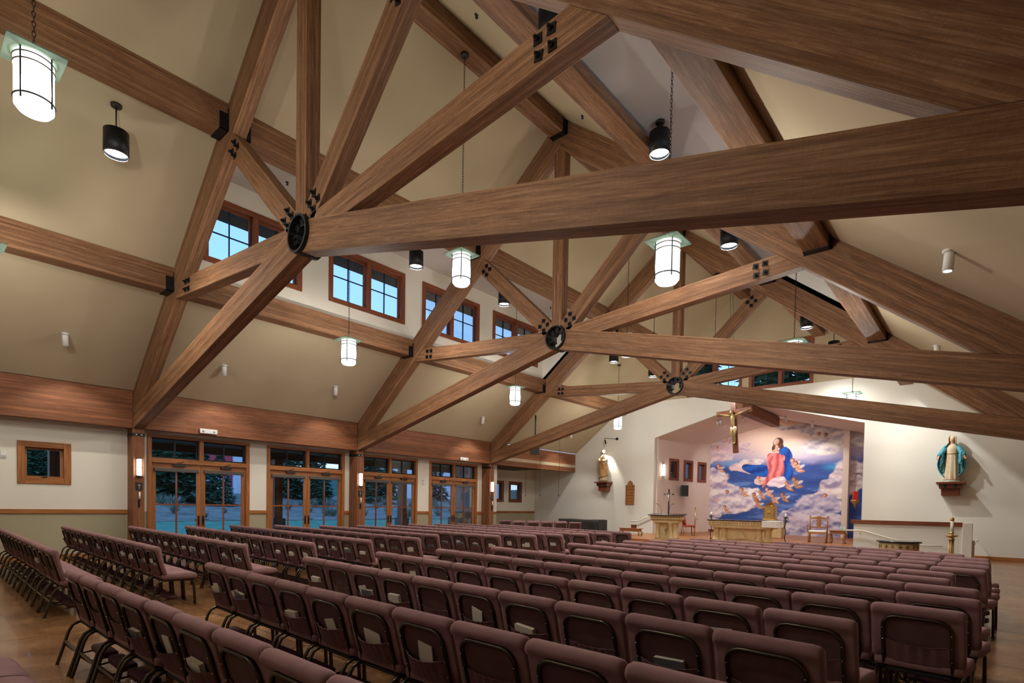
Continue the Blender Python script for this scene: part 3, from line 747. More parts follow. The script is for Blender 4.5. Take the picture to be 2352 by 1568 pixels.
def row(a, b, n, block, books, rown, rev=False):
    A, B = Vector((*a, 0)), Vector((*b, 0)); d = (B-A)/n; ang = math.atan2(d.y, d.x)
    for i in range(n):
        c = A+d*(i+.5); bk = books(i); seat = ORD[n-i if rev else i+1]
        if block == 'choir': w = '%s choir row from altar, %s seat' % (ORD[rown], seat)
        else: w = '%s block, %s row from altar, %s seat from centre aisle' % (block, ORD[rown], seat)
        chair((c.x, c.y+rc_.uniform(-.008, .008), 0), ang+rc_.uniform(-.012, .012), 'plum %schair, %s' % ('book-holding ' if bk else '', w), 'plum church chairs, %s block' % block, book=bk, blabel=w.replace(' from centre aisle', '').replace(' from altar', '')+(' from aisle' if block != 'choir' else ''), rnd=rc_)
K = {'t': ('thick',), 'p': ('pale',), 's': ('slim',), 'w': ('wide',), 'b': ('thick', 'slim'), 'c': ('pale', 'slim'), '.': None}
def pat(s): return lambda i: K[s[i]] if i < len(s) else None
def rnd_books(p):
    def f(i):
        if rc_.random() > p: return None
        return rc_.choice((('thick',), ('pale',), ('slim',), ('wide',), ('pale', 'slim'), ('thick', 'slim')))
    return f
RROWS = [((-6.50, 1.15), (-.80, 1.15), 10, '...tsp....'), ((-6.40, 2.31), (-.62, 2.12), 10, 'cb.psws.ws'), ((-6.40, 3.43), (-.60, 3.05), 10, 'p.bp.sp.t.'),
         ((-6.48, 4.55), (-.60, 3.93), 10, 'ps......w.'), ((-6.36, 5.56), (-.11, 4.83), 11, 'p...s......'), ((-6.17, 6.58), (-.05, 5.62), 11, '.s.........'),
         ((-5.05, 7.34), (-.07, 6.38), 9, '.........'), ((-5.98, 8.45), (-.30, 7.18), 10, '..........'), ((-5.92, 9.30), (-.30, 7.93), 10, '..........'),
         ((-5.76, 10.08), (-.03, 8.68), 10, '..........'), ((-5.55, 10.82), (-.01, 9.43), 10, '..........'), ((-5.49, 11.62), (-.01, 10.17), 10, '..........'),
         ((-5.30, 12.36), (.0, 10.92), 9, '.........'), ((-3.56, 12.75), (-.35, 11.75), 6, '......')]
for i_, (a, b, n, p) in enumerate(RROWS): row(a, b, n, 'doorless-side', pat(p), len(RROWS)-i_)
row((-4.95, .06), (-3.8, .06), 2, 'doorless-side', pat('..'), 15)
LROWS = [((-15.8, 1.66), (-9.02, 1.45), 12, .3), ((-16.55, 2.84), (-8.83, 2.56), 13, .8), ((-16.1, 4.06), (-8.66, 3.68), 13, .75), ((-15.9, 5.26), (-8.46, 4.70), 13, .75),
         ((-16.0, 6.42), (-8.52, 5.86), 13, .75), ((-15.54, 7.45), (-8.55, 7.02), 12, .7), ((-14.9, 8.5), (-9.3, 8.15), 10, .6), ((-14.5, 9.5), (-8.32, 9.12), 11, .7),
         ((-14.3, 10.55), (-7.95, 9.95), 11, .6), ((-14.9, 11.75), (-7.8, 10.80), 12, .6), ((-14.6, 12.65), (-7.64, 11.68), 12, .5), ((-14.5, 13.6), (-7.5, 12.55), 12, .4), ((-13.6, 14.5), (-7.44, 13.45), 11, .4)]
for i_, (a, b, n, p) in enumerate(LROWS): row(a, b, n, 'door-side', rnd_books(p), len(LROWS)-i_, True)
row((-17.0, 18.6), (-14.9, 21.0), 5, 'choir', pat('.....'), 2)
row((-15.6, 17.9), (-13.6, 20.3), 5, 'choir', pat('.....'), 1)
# ------------------------------------------------------------------ lamps
def dz(X):
    x = X if X < XR else mx(X); return lerp(DZ+.03, 8.72, (x+14.2)/3.2)
def chain(mb, z0, z1, r=.016, wire=.0045):
    n = max(2, int((z1-z0)/.055)); st = (z1-z0)/n
    for i in range(n):
        zc = z0+(i+.5)*st; h = st*.66
        pts = []
        for k in range(8):
            a = 2*PI*k/8; u = r*math.cos(a); w = math.sin(a)*h
            pts.append((u if i % 2 == 0 else 0, 0 if i % 2 == 0 else u, zc+w))
        mb.tube(pts, wire, 4, closed=True)
    return mb
LR, LH = .18, .60
shade = MB(); shade.lathe([(.02, -LH/2), (LR*.80, -LH/2+.004), (LR, -LH/2+.05), (LR, LH/2)], seg=28); SHADE_ME = shade.mesh('glass_shade', 'lamp_glass')
pl = MB(); pl.box((-.26, -.26, LH/2+.004), (.26, .26, LH/2+.024)); PLATE_ME = pl.mesh('top_plate', 'tinted_plate')
bn = MB()
bn.tube([(LR*1.03*math.cos(2*PI*k/28), LR*1.03*math.sin(2*PI*k/28), 0) for k in range(28)], .008, 6, closed=True); BAND_ME = bn.mesh('band', 'dark_metal')

st_ = MB()
st_.tube([(LR*1.05, 0, LH/2+.01), (LR*1.05, 0, -LH/2+.06)], .008, 6)
STRAP_ME = st_.mesh('strap', 'dark_metal')
cp = MB(); cp.lathe([(.01, 0), (.075, .0), (.085, .02), (.085, .05)], seg=20); CANOPY_ME = cp.mesh('canopy', 'dark_metal')
def lantern(x, y, z, ztop, label):
    T = thing('pendant_lantern', label, 'lamp', (x, y, z), YAW*.0+.0)
    inst(SHADE_ME, 'glass_shade', T); inst(PLATE_ME, 'top_plate', T); 
    for z_ in (LH/2-.045, LH/2-.12, -LH/2+.12): inst(BAND_ME, 'band', T, (0, 0, z_))
    for a_ in (45, 135, 225, 315): inst(STRAP_ME, 'strap', T, (0, 0, 0), (0, 0, math.radians(a_)))
    k = MB(); k.lathe([(.05, LH/2+.024), (.03, LH/2+.06), (.012, LH/2+.09)], seg=12); k.build('cap', 'dark_metal', T)
    L = bpy.data.lights.new('lantern_bulb', 'POINT'); L.energy = LANT; L.shadow_soft_size = .09; L.color = (1.0, .95, .86)
    o = bpy.data.objects.new('lantern_bulb', L); COL.objects.link(o); o.parent = T; o.location = (0, 0, -.05)
    chain(MB(), LH/2+.08, ztop-z-.04).build('chain', 'dark_metal', T)
    inst(CANOPY_ME, 'canopy', T, (0, 0, ztop-z-.05))
    return T
RB_ = 10.56; LANT = 330
for y, nm in ((1.19, 'farthest from the altar wall'), (7.8, 'between the first and middle trusses'), (14.5, 'beyond the middle truss'), (21.2, 'nearest to the altar wall')):
    lantern(-8.275, y, 6.15 if y < 2 else 6.28, RB_, 'white glass ridge lantern '+nm)
for (px, py), y, nm in (((801, 810), 7.75, 'before the middle truss'), ((1183, 910), 14.4, 'beyond the middle truss'), ((1419, 970), 21.25, 'in front of the altar wall')):
    p = on(px, py, 'Y', y); zt_ = dz(p.x) if y < DY1 else zt(p.x)
    lantern(p.x, y, p.z, zt_, 'white glass pendant lantern on the doors side, '+nm)
for (px, py), y, nm in (((1533, 605), 7.85, 'before the middle truss'), ((1823, 815), 14.4, 'behind the chord of the middle truss'), ((1957, 925), 21.2, 'in front of the altar wall')):
    p = on(px, py, 'Y', y); zt_ = dz(p.x) if (y < DY1 and mx(DX1) < p.x < mx(DX0)) else zt(p.x)
    lantern(p.x, y, p.z, min(zt_, zt(p.x)) if y > DY1 else zt_, 'white glass lantern opposite the doors, '+nm)

for x_, y_, nm in ((-12.4, 1.15, 'on the doors side, farthest from the altar'), (-4.0, 1.15, 'on the side opposite the doors, farthest from the altar'), (-8.275, -3.6, 'from the ridge beam at the back wall')):
    lantern(x_, y_, 5.3 if x_ != -8.275 else 6.2, zt(x_) if x_ != -8.275 else RB_, 'white glass pendant lantern '+nm)
CR, CH = .19, .40
cn = MB(); cn.lathe([(.03, CH/2), (CR, CH/2), (CR, -CH/2), (CR-.012, -CH/2), (CR-.02, -CH/2+.06), (CR-.03, -CH/2+.07)], seg=28, cap=False); CAN_ME = cn.mesh('can_body', 'black_steel')
cg = MB(); cg.lathe([(.002, -CH/2+.055), (CR-.022, -CH/2+.055)], seg=28, cap=False); CANG_ME = cg.mesh('lamp_lens', 'can_glass')
ct = MB(); ct.lathe([(.002, CH/2), (CR, CH/2)], seg=28, cap=False); 
ringm = MB(); ringm.tube([((CR-.008)*math.cos(2*PI*k/28), (CR-.008)*math.sin(2*PI*k/28), -CH/2) for k in range(28)], .008, 6, closed=True); CRING_ME = ringm.mesh('trim_ring', 'chrome')
CTOP_ME = ct.mesh('can_top', 'black_steel')
def can(p, ztop, label, power=650, lit=True, tilt=0):
    T = thing('can_downlight', label, 'lamp', p)
    inst(CAN_ME, 'can_body', T); inst(CTOP_ME, 'can_top', T); inst(CANG_ME, 'lamp_lens', T); inst(CRING_ME, 'trim_ring', T)
    MB().tube([(0, 0, CH/2), (0, 0, ztop-p[2]-.01)], .012, 8).build('stem', 'black_steel', T)
    inst(CANOPY_ME, 'canopy', T, (0, 0, ztop-p[2]-.055))
    L = bpy.data.lights.new('can_bulb', 'SPOT'); L.energy = power; L.spot_size = math.radians(125); L.spot_blend = .9; L.shadow_soft_size = .16; L.color = (1.0, .93, .84)
    o = bpy.data.objects.new('can_bulb', L); COL.objects.link(o); o.parent = T; o.location = (0, 0, -CH/2-.02)
    return T
def canpos(px, py, X): return on(px, py, 'X', X)
for (px, py), X, nm in (((267, 330), -11.69, 'on the slope beside the first ridge lantern'), ((956, 596), -11.9, 'under the dormer over the doors, before the middle truss'), ((1158, 685), -11.9, 'under the dormer over the doors, beyond the middle truss'), ((1410, 820), -11.8, 'over the doors side beyond the last truss'), ((1500, 853), -10.4, 'beside the altar wall on the doors side'),
                        ((1268, 62), -4.75, 'beside the truss farthest from the altar'), ((1515, 330), -4.95, 'under the dormer opposite the doors, before the middle truss'), ((1675, 545), -4.6, 'under the dormer opposite the doors, behind the middle truss rafter'), ((1853, 738), -4.6, 'between the middle and last trusses, with a bright lens'), ((1915, 797), -4.6, 'closest to the high altar wall windows')):
    p = canpos(px, py, X)
    inD = DY0 < p.y < DY1 and (DX0 < p.x < DX1 or mx(DX1) < p.x < mx(DX0))
    can(tuple(p), dz(p.x) if inD else zt(p.x), 'black can downlight '+nm)

def spot_head(p, aim, label, power=0, size=60, white=True, arm=.16, color=(1, .95, .86), name='ceiling_spotlight', soft=.04, blend=.5):
    """p is the ceiling point"""
    T = thing(name, label, 'lamp', p); m = 'device_white' if white else 'black_steel'
    k = MB(); k.lathe([(.002, -.03), (.07, -.03), (.075, 0)], seg=16); k.build('mount', m, T)
    d = (Vector(aim)-Vector(p)); d.normalize(); h = Vector((0, 0, -arm))
    MB().tube([(0, 0, -.02), (d.x*.02, d.y*.02, -arm+.03), tuple(h)], .012, 6).build('bracket', m, T)
    ax = Vector((0, 0, -1)); rot = ax.rotation_difference(d).to_euler()
    b = MB(); b.lathe([(.002, .12), (.055, .12), (.06, .10), (.06, -.12), (.052, -.12), (.046, -.10)], seg=18, cap=False); o = b.build('lamp_head', m, T); o.location = h; o.rotation_euler = rot
    g_ = MB(); g_.lathe([(.002, -.10), (.048, -.10)], seg=18, cap=False); l = g_.build('lens', 'spot_lens', o)
    if power:
        L = bpy.data.lights.new('spot_bulb', 'SPOT'); L.energy = power; L.spot_size = math.radians(size); L.spot_blend = blend; L.shadow_soft_size = soft; L.color = color
        s = bpy.data.objects.new('spot_bulb', L); COL.objects.link(s); s.parent = o; s.location = (0, 0, -.13)
    return T
SPL = [((150, 765), 'before the first truss'), ((515, 838), 'after the first truss'), ((771, 887), 'before the middle truss'), ((1109, 957), 'before the last truss'), ((1312, 992), 'beyond the last truss'), ((1180, 990), 'beside the last truss foot')]
for i, (px, nm) in enumerate(SPL[:5]):
    # on the slope above the doors
    D = ray(*px); t = (4.333+SL*16.84-EYE)/(D.z-SL*D.x); p = Vector((0, 0, EYE))+D*t
    spot_head(p, (p.x-1.0, p.y+.5, 0), 'small white spotlight on the slope over the doors, '+nm, 120, 100, color=(1, .95, .87))
for px, nm in (((2180, 574), 'before the last truss'), ((2152, 792), 'near the last truss')):
    D = ray(*px); t = (zt(XR)+SL*(XR)-EYE)/(D.z+SL*D.x); p = Vector((0, 0, EYE))+D*t
    spot_head(p, (p.x-.3, p.y-.3, 0), 'white spotlight on the slope opposite the doors, '+nm, 160, 110)

def sconce(T, w=.09, h=.42):
    MB().box((-w/2-.02, -.005, -h/2-.03), (w/2+.02, .015, h/2+.03)).build('back_plate', 'bronze', T)
    k = MB(); k.lathe([(w/2, -h/2), (w/2, h/2)], (0, .05, 0), 14); k.build('glass_tube', 'sconce_glass', T)
    for z in (-h/2-.015, h/2+.015): MB().box((-w/2-.02, 0, z-.012), (w/2+.02, .10, z+.012)).build('end_cap', 'bronze', T)
    MB().box((-w/2-.012, .095, -.01), (w/2+.012, .105, .01)).build('strap', 'bronze', T)
for i, Y in enumerate(TY):
    nm = COLN[i]
    T = thing('wall_sconce', 'lit white sconce on the timber column '+nm, 'lamp', (XE, Y+.13, 2.36), -PI/2); sconce(T)
    T = thing('station_plaque', 'dark square plaque on the column '+nm, 'plaque', (XE, Y+.13, 1.87), -PI/2)
    MB().box((-.075, 0, -.10), (.075, .02, .10)).build('plate', 'dark_metal', T); k = MB(); k.box((-.005, .02, -.07), (.005, .026, .07)); k.box((-.04, .02, .02), (.04, .026, .03)); k.build('cross', 'grey_panel', T)
    T = thing('wall_candle', 'white candle in bracket on the column '+nm, 'candle', (XE, Y+.13, 1.50), -PI/2)
    MB().lathe([(.02, .03), (.02, .22)], (0, .06, 0), 12).build('candle', 'candle_white', T)
    k = MB(); k.tube([(0, .0, -.15), (.0, .05, -.14), (.02, .08, -.06), (0, .06, .0)], .008, 6); k.lathe([(.01, 0), (.035, .03)], (0, .06, 0), 12); k.box((-.02, 0, -.18), (.02, .012, 0)); k.build('bracket', 'black_steel', T)
for (px, py), nm in (((478, 991), 'over the door pair farthest from the altar'), ((1065, 1054), 'over the door pair nearest to the altar')):
    p = on(px, py, 'X', XE+.01)
    T = thing('emergency_light', 'white emergency light box on the eave beam '+nm, 'lamp', p, -PI/2)
    MB().box((-.23, 0, -.065), (.23, .06, .065)).build('housing', 'device_white', T, bevel=.01)
    for s in (-1, 1): MB().ball((s*.14, .06, 0), .035, 10, 6, (1, .5, 1)).build('lamp_head', 'grey_panel', T)
p = on(8, 1043, 'X', XW); T = thing('thermostat', 'small grey wall thermostat left of the square window', 'device', p, -PI/2)
MB().box((-.05, 0, -.08), (.05, .025, .08)).build('housing', 'device_white', T); MB().box((-.045, .025, -.07), (.045, .03, -.02)).build('grille', 'grey_panel', T)
p = on(972, 1106, 'X', XW); T = thing('wall_keypad', 'small white wall keypad between the two last door pairs', 'device', p, -PI/2)
MB().box((-.06, 0, -.09), (.06, .025, .09)).build('housing', 'device_white', T); MB().box((-.03, .025, .0), (.03, .03, .05)).build('display', 'grey_panel', T)
# sprinkler heads
for k_, (px, py, how, nm) in enumerate(((660, 413, 'D', 'under the dormer behind the first truss'), (1095, 32, 'R', 'beside the ridge before the middle truss'), (1338, 265, 'R', 'beside the ridge above the middle truss'), (1265, 703, 'D', 'under the dormer by the last truss'), (1617, 706, 'W', 'on the altar gable'))):
    if how == 'D':
        p = on(px, py, 'Z', 9.0); p.z = dz(p.x)
    elif how == 'R':
        D = ray(px, py); t = (zt(XR)+SL*XR-EYE)/(D.z+SL*D.x); p = Vector((0, 0, EYE))+D*t
    else: p = on(px, py, 'Y', YA-.01)
    T = thing('sprinkler_head', 'small dark sprinkler head '+nm, 'sprinkler', p)
    if how == 'W': T.rotation_euler = (-PI/2, 0, 0)
    MB().lathe([(.04, 0), (.04, -.012), (.012, -.015), (.012, -.06)], seg=10).build('stem', 'black_steel', T); MB().lathe([(.03, -.06), (.03, -.066)], seg=10).build('deflector', 'black_steel', T)
# ------------------------------------------------------------------ sanctuary platform, ramp wall
PZ = .33
pf = MB(); pf.box((-12.6, 19.6, 0), (-3.7, YM, PZ)); pf.box((-12.3, 19.25, 0), (-4.0, 19.6, PZ/2)); pf.build('sanctuary_platform', 'oak')
tag(bpy.data.objects['sanctuary_platform'], kind='structure')
struct(MB().box((ML-.6, YM-.03, PZ), (ML+1.0, YM, PZ+.14)).build('baseboard_recess', 'trim_dark'))
# low ramp wall with a wooden cap
lwl = thing('ramp_wall', 'low cream wall with brown wooden cap beside the sanctuary ramp', 'wall', (-3.6, 22.0, 0))
MB().box((0, 0, 0), (3.02, .2, 1.14)).build('wall_panel', 'altar_wall', lwl); MB().box((-.08, -.05, 1.14), (2.9, .25, 1.27)).build('wooden_cap', 'cherry', lwl, bevel=.01)
MB().box((2.90, -.06, 0), (3.14, .26, 1.265)).build('end_post', 'white_paint', lwl, bevel=.01)
hr = thing('handrail', 'white handrail sloping down the low ramp wall', 'rail', (-3.6, 21.9, 0))
A, B, C_ = on(1942, 1217, 'Y', 21.86), on(1980, 1218, 'Y', 21.86), on(2120, 1252, 'Y', 21.86)
pts = [A, B, on(2046, 1237, 'Y', 21.86), C_, on(2165, 1254, 'Y', 21.86)]; o0 = Vector((-3.6, 21.9, 0))
MB().tube([p-o0 for p in pts], .024, 10).build('rail', 'white_paint', hr)
for px in ((1975, 1218), (2050, 1238)):
    p = on(*px, 'Y', 21.86)-o0; MB().tube([p, (p.x, p.y, p.z-.1), (p.x, .1, p.z-.12)], .012, 6).build('bracket', 'white_paint', hr)
h2 = thing('handrail', 'short white end rail on the wall beyond the ramp post', 'rail', (-.35, 22.6, 0)); o0 = Vector((-.35, 22.6, 0))
q = [on(2222, 1282, 'Y', 22.2)-o0, on(2222, 1268, 'Y', 22.2)-o0, on(2232, 1262, 'Y', 22.4)-o0, on(2240, 1243, 'Y', 23.2)-o0, on(2246, 1241, 'Y', 24.2)-o0]
MB().tube(q, .03, 10).build('rail', 'white_paint', h2); MB().box((-.25, -.45, 0), (-.05, -.3, .72)).build('newel', 'white_paint', h2)
h3 = thing('handrail', 'white handrail on the wall left of the lectern', 'rail', (-12.4, 24.2, 0)); o0 = Vector((-12.4, 24.2, 0))
MB().tube([on(1449, 1196, 'Y', 24.25)-o0, on(1464, 1197, 'Y', 24.25)-o0, on(1500, 1180, 'Y', 24.25)-o0], .03, 10).build('rail', 'white_paint', h3); MB().tube([(-.55, .17, 1.12), (-.55, .1, 1.02)], .015, 6).build('bracket', 'white_paint', h3)

# altar
al_ = thing('altar', 'long cream stone altar with dark top and carved front', 'altar', (-6.84, 20.75, PZ), -.03)
def moldbox(w, d, z0, z1): return ((-w/2, -d/2, z0), (w/2, d/2, z1))
MB().box(*moldbox(2.02, .62, 0, .08)).build('plinth', 'stone', al_, bevel=.01)
MB().box(*moldbox(1.62, .46, .08, .62)).build('body', 'stone', al_, bevel=.01)
k = MB(); k.prism([(-1.0, .54), (1.0, .54), (1.18, .64), (-1.18, .64)], -.38, .38, 'XZ', (1, 0, 0)); k.build('cornice', 'stone', al_)
MB().box(*moldbox(2.36, .80, .64, .80)).build('frieze', 'stone', al_, bevel=.01)
MB().box(*moldbox(2.44, .86, .80, .83)).build('table_top', 'black_top', al_, bevel=.006)
for i in range(23):
    x = -1.1+i*.1; b = MB(); b.cbox((x, -.402, .72), (.035, .01, .035), rot=(0, PI/4, 0)); b.build('ornament', 'stone_dark', al_)
for s in (-1, 1):
    for x in (.92, .62) if s < 0 else (.62, .92):
        k = MB(); prof = [(.16, .08), (.16, .12), (.12, .14), (.11, .28), (.10, .40), (.12, .50), (.16, .54)]
        k.lathe(prof, (s*x, -.20, 0), 16); k.build('pillar', 'stone', al_)
MB().box((-.48, -.245, .12), (.48, -.225, .54)).build('front_panel', 'stone', al_, bevel=.012)
k = MB(); k.prism([(-.27, .16), (.27, .16), (.24, .21), (-.24, .21)], -.285, -.245, 'XZ', (1, 0, 0)); k.prism([(-.13, .21), (.16, .21), (.07, .37), (-.07, .37)], -.28, -.245, 'XZ', (1, 0, 0)); k.cbox((.0, -.275, .30), (.30, .02, .012), rot=(0, .5, 0)); k.cbox((0, -.28, .36), (.06, .02, .1), rot=(0, .3, 0)); k.build('relief', 'stone', al_)
ac = thing('altar_cloth', 'white linen cloth folded over the end of the altar', 'cloth', (-5.78, 20.72, PZ+.83))
k = MB(); k.surf(lambda u, v: (lerp(-.30, .17, u), lerp(-.46, .44, v), .006), 4, 4); k.surf(lambda u, v: (lerp(-.30, .17, u), -.46-.006*math.sin(6*u), lerp(.006, -.22, v)), 12, 4); k.surf(lambda u, v: (.17+.004*math.sin(8*v), lerp(-.46, .44, u), lerp(.006, -.22, v)), 12, 4); k.build('cloth', 'linen', ac)

# ambo
am = thing('lectern', 'cream stone lectern with columns and dark sloping top', 'lectern', (-9.52, 20.1, PZ), .28)
MB().box((-.42, -.30, 0), (.42, .30, .05)).build('plinth', 'stone', am)
for x, y in ((-.32, -.2), (.32, -.2), (-.32, .2), (.32, .2), (.18, -.26)):
    MB().lathe([(.11, .05), (.11, .10), (.085, .13), (.075, .4), (.09, .62), (.11, .66)], (x, y, 0), 16).build('pillar', 'stone', am)
MB().box((-.26, -.19, .05), (.26, .2, .66)).build('body', 'stone', am)
MB().prism([(-.44, .66), (.44, .66), (.58, .80), (-.58, .80)], -.34, .34, 'XZ', (1, 0, 0)).build('cornice', 'stone', am)
MB().hexa([(-.58, -.42, .80), (.58, -.42, .80), (.58, .42, .80), (-.58, .42, .80), (-.58, -.42, .93), (.58, -.42, .93), (.58, .42, .96), (-.58, .42, .96)], (1, 0, 0)).build('frieze', 'stone', am)
for i in range(11): b = MB(); b.cbox((-.5+i*.1, -.422, .865), (.04, .01, .05)); b.build('ornament', 'stone_dark', am)
MB().hexa([(-.66, -.50, .93), (.66, -.50, .93), (.66, .50, .98), (-.66, .50, .98), (-.66, -.50, .96), (.66, -.50, .96), (.66, .50, 1.01), (-.66, .50, 1.01)], (1, 0, 0)).build('top', 'black_top', am)
k = MB(); y = -.195
k.cbox((0, y, .36), (.022, .012, .36)); k.cbox((0, y, .34), (.16, .012, .02), rot=(0, .62, 0)); k.cbox((0, y, .34), (.16, .012, .02), rot=(0, -.62, 0))
k.tube([(.0, y, .53), (.06, y, .535), (.085, y, .49), (.06, y, .445), (0, y, .44)], .011, 6); k.cbox((0, y, .40), (.15, .012, .018)); k.build('chi_rho', 'stone_dark', am)
# standing crucifix and microphones on the ambo
sc_ = thing('standing_crucifix', 'slim dark standing crucifix behind the lectern top', 'crucifix', (-9.55, 20.25, PZ+1.0), .1)
k = MB(); k.box((-.022, -.015, 0), (.022, .015, .96)); k.build('post', 'speaker_black', sc_); MB().box((-.20, -.018, .74), (.20, .018, .785)).build('arm', 'speaker_black', sc_)
k = MB(); k.tube([(0, -.03, .48), (0, -.035, .60), (0, -.035, .72)], [.012, .02, .016], 8); k.tube([(-.13, -.03, .77), (0, -.03, .71), (.13, -.03, .77)], .008, 6); k.ball((0, -.035, .755), .02, 8, 6); k.build('corpus', 'candle_white', sc_)
for s, nm in ((-1, 'left'), (1, 'right')):
    T = thing('gooseneck_microphone', 'thin black gooseneck microphone on the lectern top, bent to the '+('glass doors' if s < 0 else 'altar'), 'microphone', (-9.62+s*.16, 20.1, PZ+.99), 0)
    MB().tube([(0, 0, 0), (s*.01, .0, .2), (s*.06, -.02, .34), (s*.16, -.04, .40)], .006, 6).build('neck', 'speaker_black', T); MB().tube([(s*.16, -.04, .40), (s*.21, -.05, .40)], .012, 8).build('capsule', 'speaker_black', T)

# red chairs, processional pole
def red_chair(x, y, rz, nm):
    T = thing('red_chair', 'red upholstered wooden side chair beside the lectern, '+nm, 'chair', (x, y, PZ), rz)
    loft(MB(), [(-.22, .40), (-.22, .47), (0, .49), (.22, .48), (.25, .44), (.23, .40)], .25).build('seat', 'red_fabric', T)
    loft(MB(), [(-.20, .46), (-.25, .70), (-.30, .92), (-.26, .95), (-.23, .92), (-.17, .70), (-.14, .47)], .23).build('backrest', 'red_fabric', T)
    for sx_ in (-1, 1):
        MB().tube([(sx_*.2, .2, .40), (sx_*.21, .22, 0)], [.028, .02], 8).build('leg', 'oak', T); MB().tube([(sx_*.2, -.2, .42), (sx_*.21, -.27, 0)], [.028, .02], 8).build('leg', 'oak', T)
red_chair(-10.9, 23.4, -.9, 'nearer to the lectern'); red_chair(-10.35, 24.0, -.9, 'nearer to the brass pole')
T = thing('processional_pole', 'upright brass pole with small crossbar against the recess wall', 'pole', (-10.55, 25.2, PZ))
MB().tube([(0, 0, 0), (0, 0, 1.3)], .025, 10).build('shaft', 'brass', T); MB().tube([(0, 0, .72), (.14, 0, .72), (.14, 0, .76)], .01, 6).build('hook', 'brass', T); MB().lathe([(.14, 0), (.14, .02), (.03, .05)], seg=16).build('base', 'brass', T)
# presider's chair
pc = thing('presider_chair', 'carved wooden armchair with a pale seat in front of the mural', 'chair', (-5.1, 23.9, PZ), .12)
MB().box((-.32, -.25, .34), (.32, .27, .41)).build('seat_frame', 'oak', pc, bevel=.01); loft(MB(), [(-.22, .41), (-.22, .45), (0, .47), (.22, .45), (.22, .41)], .29).build('seat_pad', 'linen', pc)
for sx_ in (-1, 1):
    MB().lathe([(.028, 0), (.02, .08), (.03, .16), (.022, .25), (.03, .34)], (sx_*.29, .0-.23, 0), 10).build('leg', 'oak', pc); MB().lathe([(.028, 0), (.02, .1), (.03, .34)], (sx_*.29, .24, 0), 10).build('leg', 'oak', pc)
    MB().tube([(sx_*.30, .25, .40), (sx_*.30, .28, .98)], .022, 8).build('back_post', 'oak', pc); MB().ball((sx_*.30, .28, 1.0), .03, 8, 6).build('finial', 'oak', pc)
    MB().lathe([(.02, .41), (.028, .5), (.018, .58), (.025, .64)], (sx_*.33, -.2, 0), 10).build('arm_post', 'oak', pc); k = MB(); k.cbox((sx_*.35, .0, .655), (.07, .56, .03)); k.build('armrest', 'oak', pc, bevel=.01)
MB().box((-.28, .26, .56), (.28, .295, .61)).build('lower_rail', 'oak', pc)
k = MB(); k.prism([(-.28, .90), (.28, .90), (.28, .95), (.12, .98), (0, 1.03), (-.12, .98), (-.28, .95)], .265, .295, 'XZ', (1, 0, 0)); k.build('crest_rail', 'oak', pc)
k = MB(); k.prism([(-.05, .61), (.05, .61), (.09, .70), (.05, .78), (.10, .86), (.06, .90), (-.06, .90), (-.10, .86), (-.05, .78), (-.09, .70)], .268, .288, 'XZ', (0, 0, 1)); k.build('splat', 'oak', pc)
# side table with cabriole legs, bottles
def cab_table(name, label, loc, rz, w, d, h, m='oak'):
    T = thing(name, label, 'table', loc, rz)
    MB().box((-w/2, -d/2, h-.03), (w/2, d/2, h)).build('table_top', m, T, bevel=.01); MB().box((-w/2+.05, -d/2+.04, h-.14), (w/2-.05, d/2-.04, h-.03)).build('apron', m, T)
    for sx_ in (-1, 1):
        for sy_ in (-1, 1):
            x, y = sx_*(w/2-.06), sy_*(d/2-.06)
            MB().tube([(x, y, h-.13), (x+sx_*.035, y+sy_*.02, h*.70), (x, y, h*.35), (x-sx_*.012, y, .08), (x+sx_*.02, y, 0)], [.03, .036, .022, .016, .024], 8).build('leg', m, T)
    return T
cab_table('side_table', 'small wooden side table with curved legs next to the armchair', (-4.42, 23.9, PZ), 0, .56, .45, .50)
for i, (dx, m_, nm) in enumerate(((.12, 'water_blue', 'blue tinted water bottle on the side table'), (.22, 'bottle', 'clear pump bottle on the side table'))):
    T = thing('bottle', nm, 'bottle', (-4.42+dx, 23.85, PZ+.50))
    MB().lathe([(.032, 0), (.034, .02), (.034, .13), (.013, .17), (.013, .20)], seg=12).build('body', 'bottle', T); MB().lathe([(.015, .20), (.015, .225)], seg=10).build('cap', m_ if i == 0 else 'device_white', T)
T = thing('tissue_box', 'small green tissue box on the side table', 'box', (-4.18, 23.78, PZ+.50)); MB().box((-.06, -.06, 0), (.06, .06, .08)).build('carton', 'plate_glass', T); MB().prism([(-.02, .08), (.02, .08), (0, .12)], -.02, .02).build('tissue', 'linen', T)
cab_table('console_table', 'narrow wooden console table with curved legs left of the lectern', (-11.87, 21.5, 0), 0, 1.0, .36, .66, 'oak')
T = thing('wooden_box', 'dark wooden box on the console table', 'box', (-11.75, 21.55, .66)); MB().box((-.09, -.08, 0), (.09, .08, .13)).build('box', 'cherry', T); MB().box((-.10, -.09, .13), (.10, .09, .15)).build('lid', 'cherry', T)
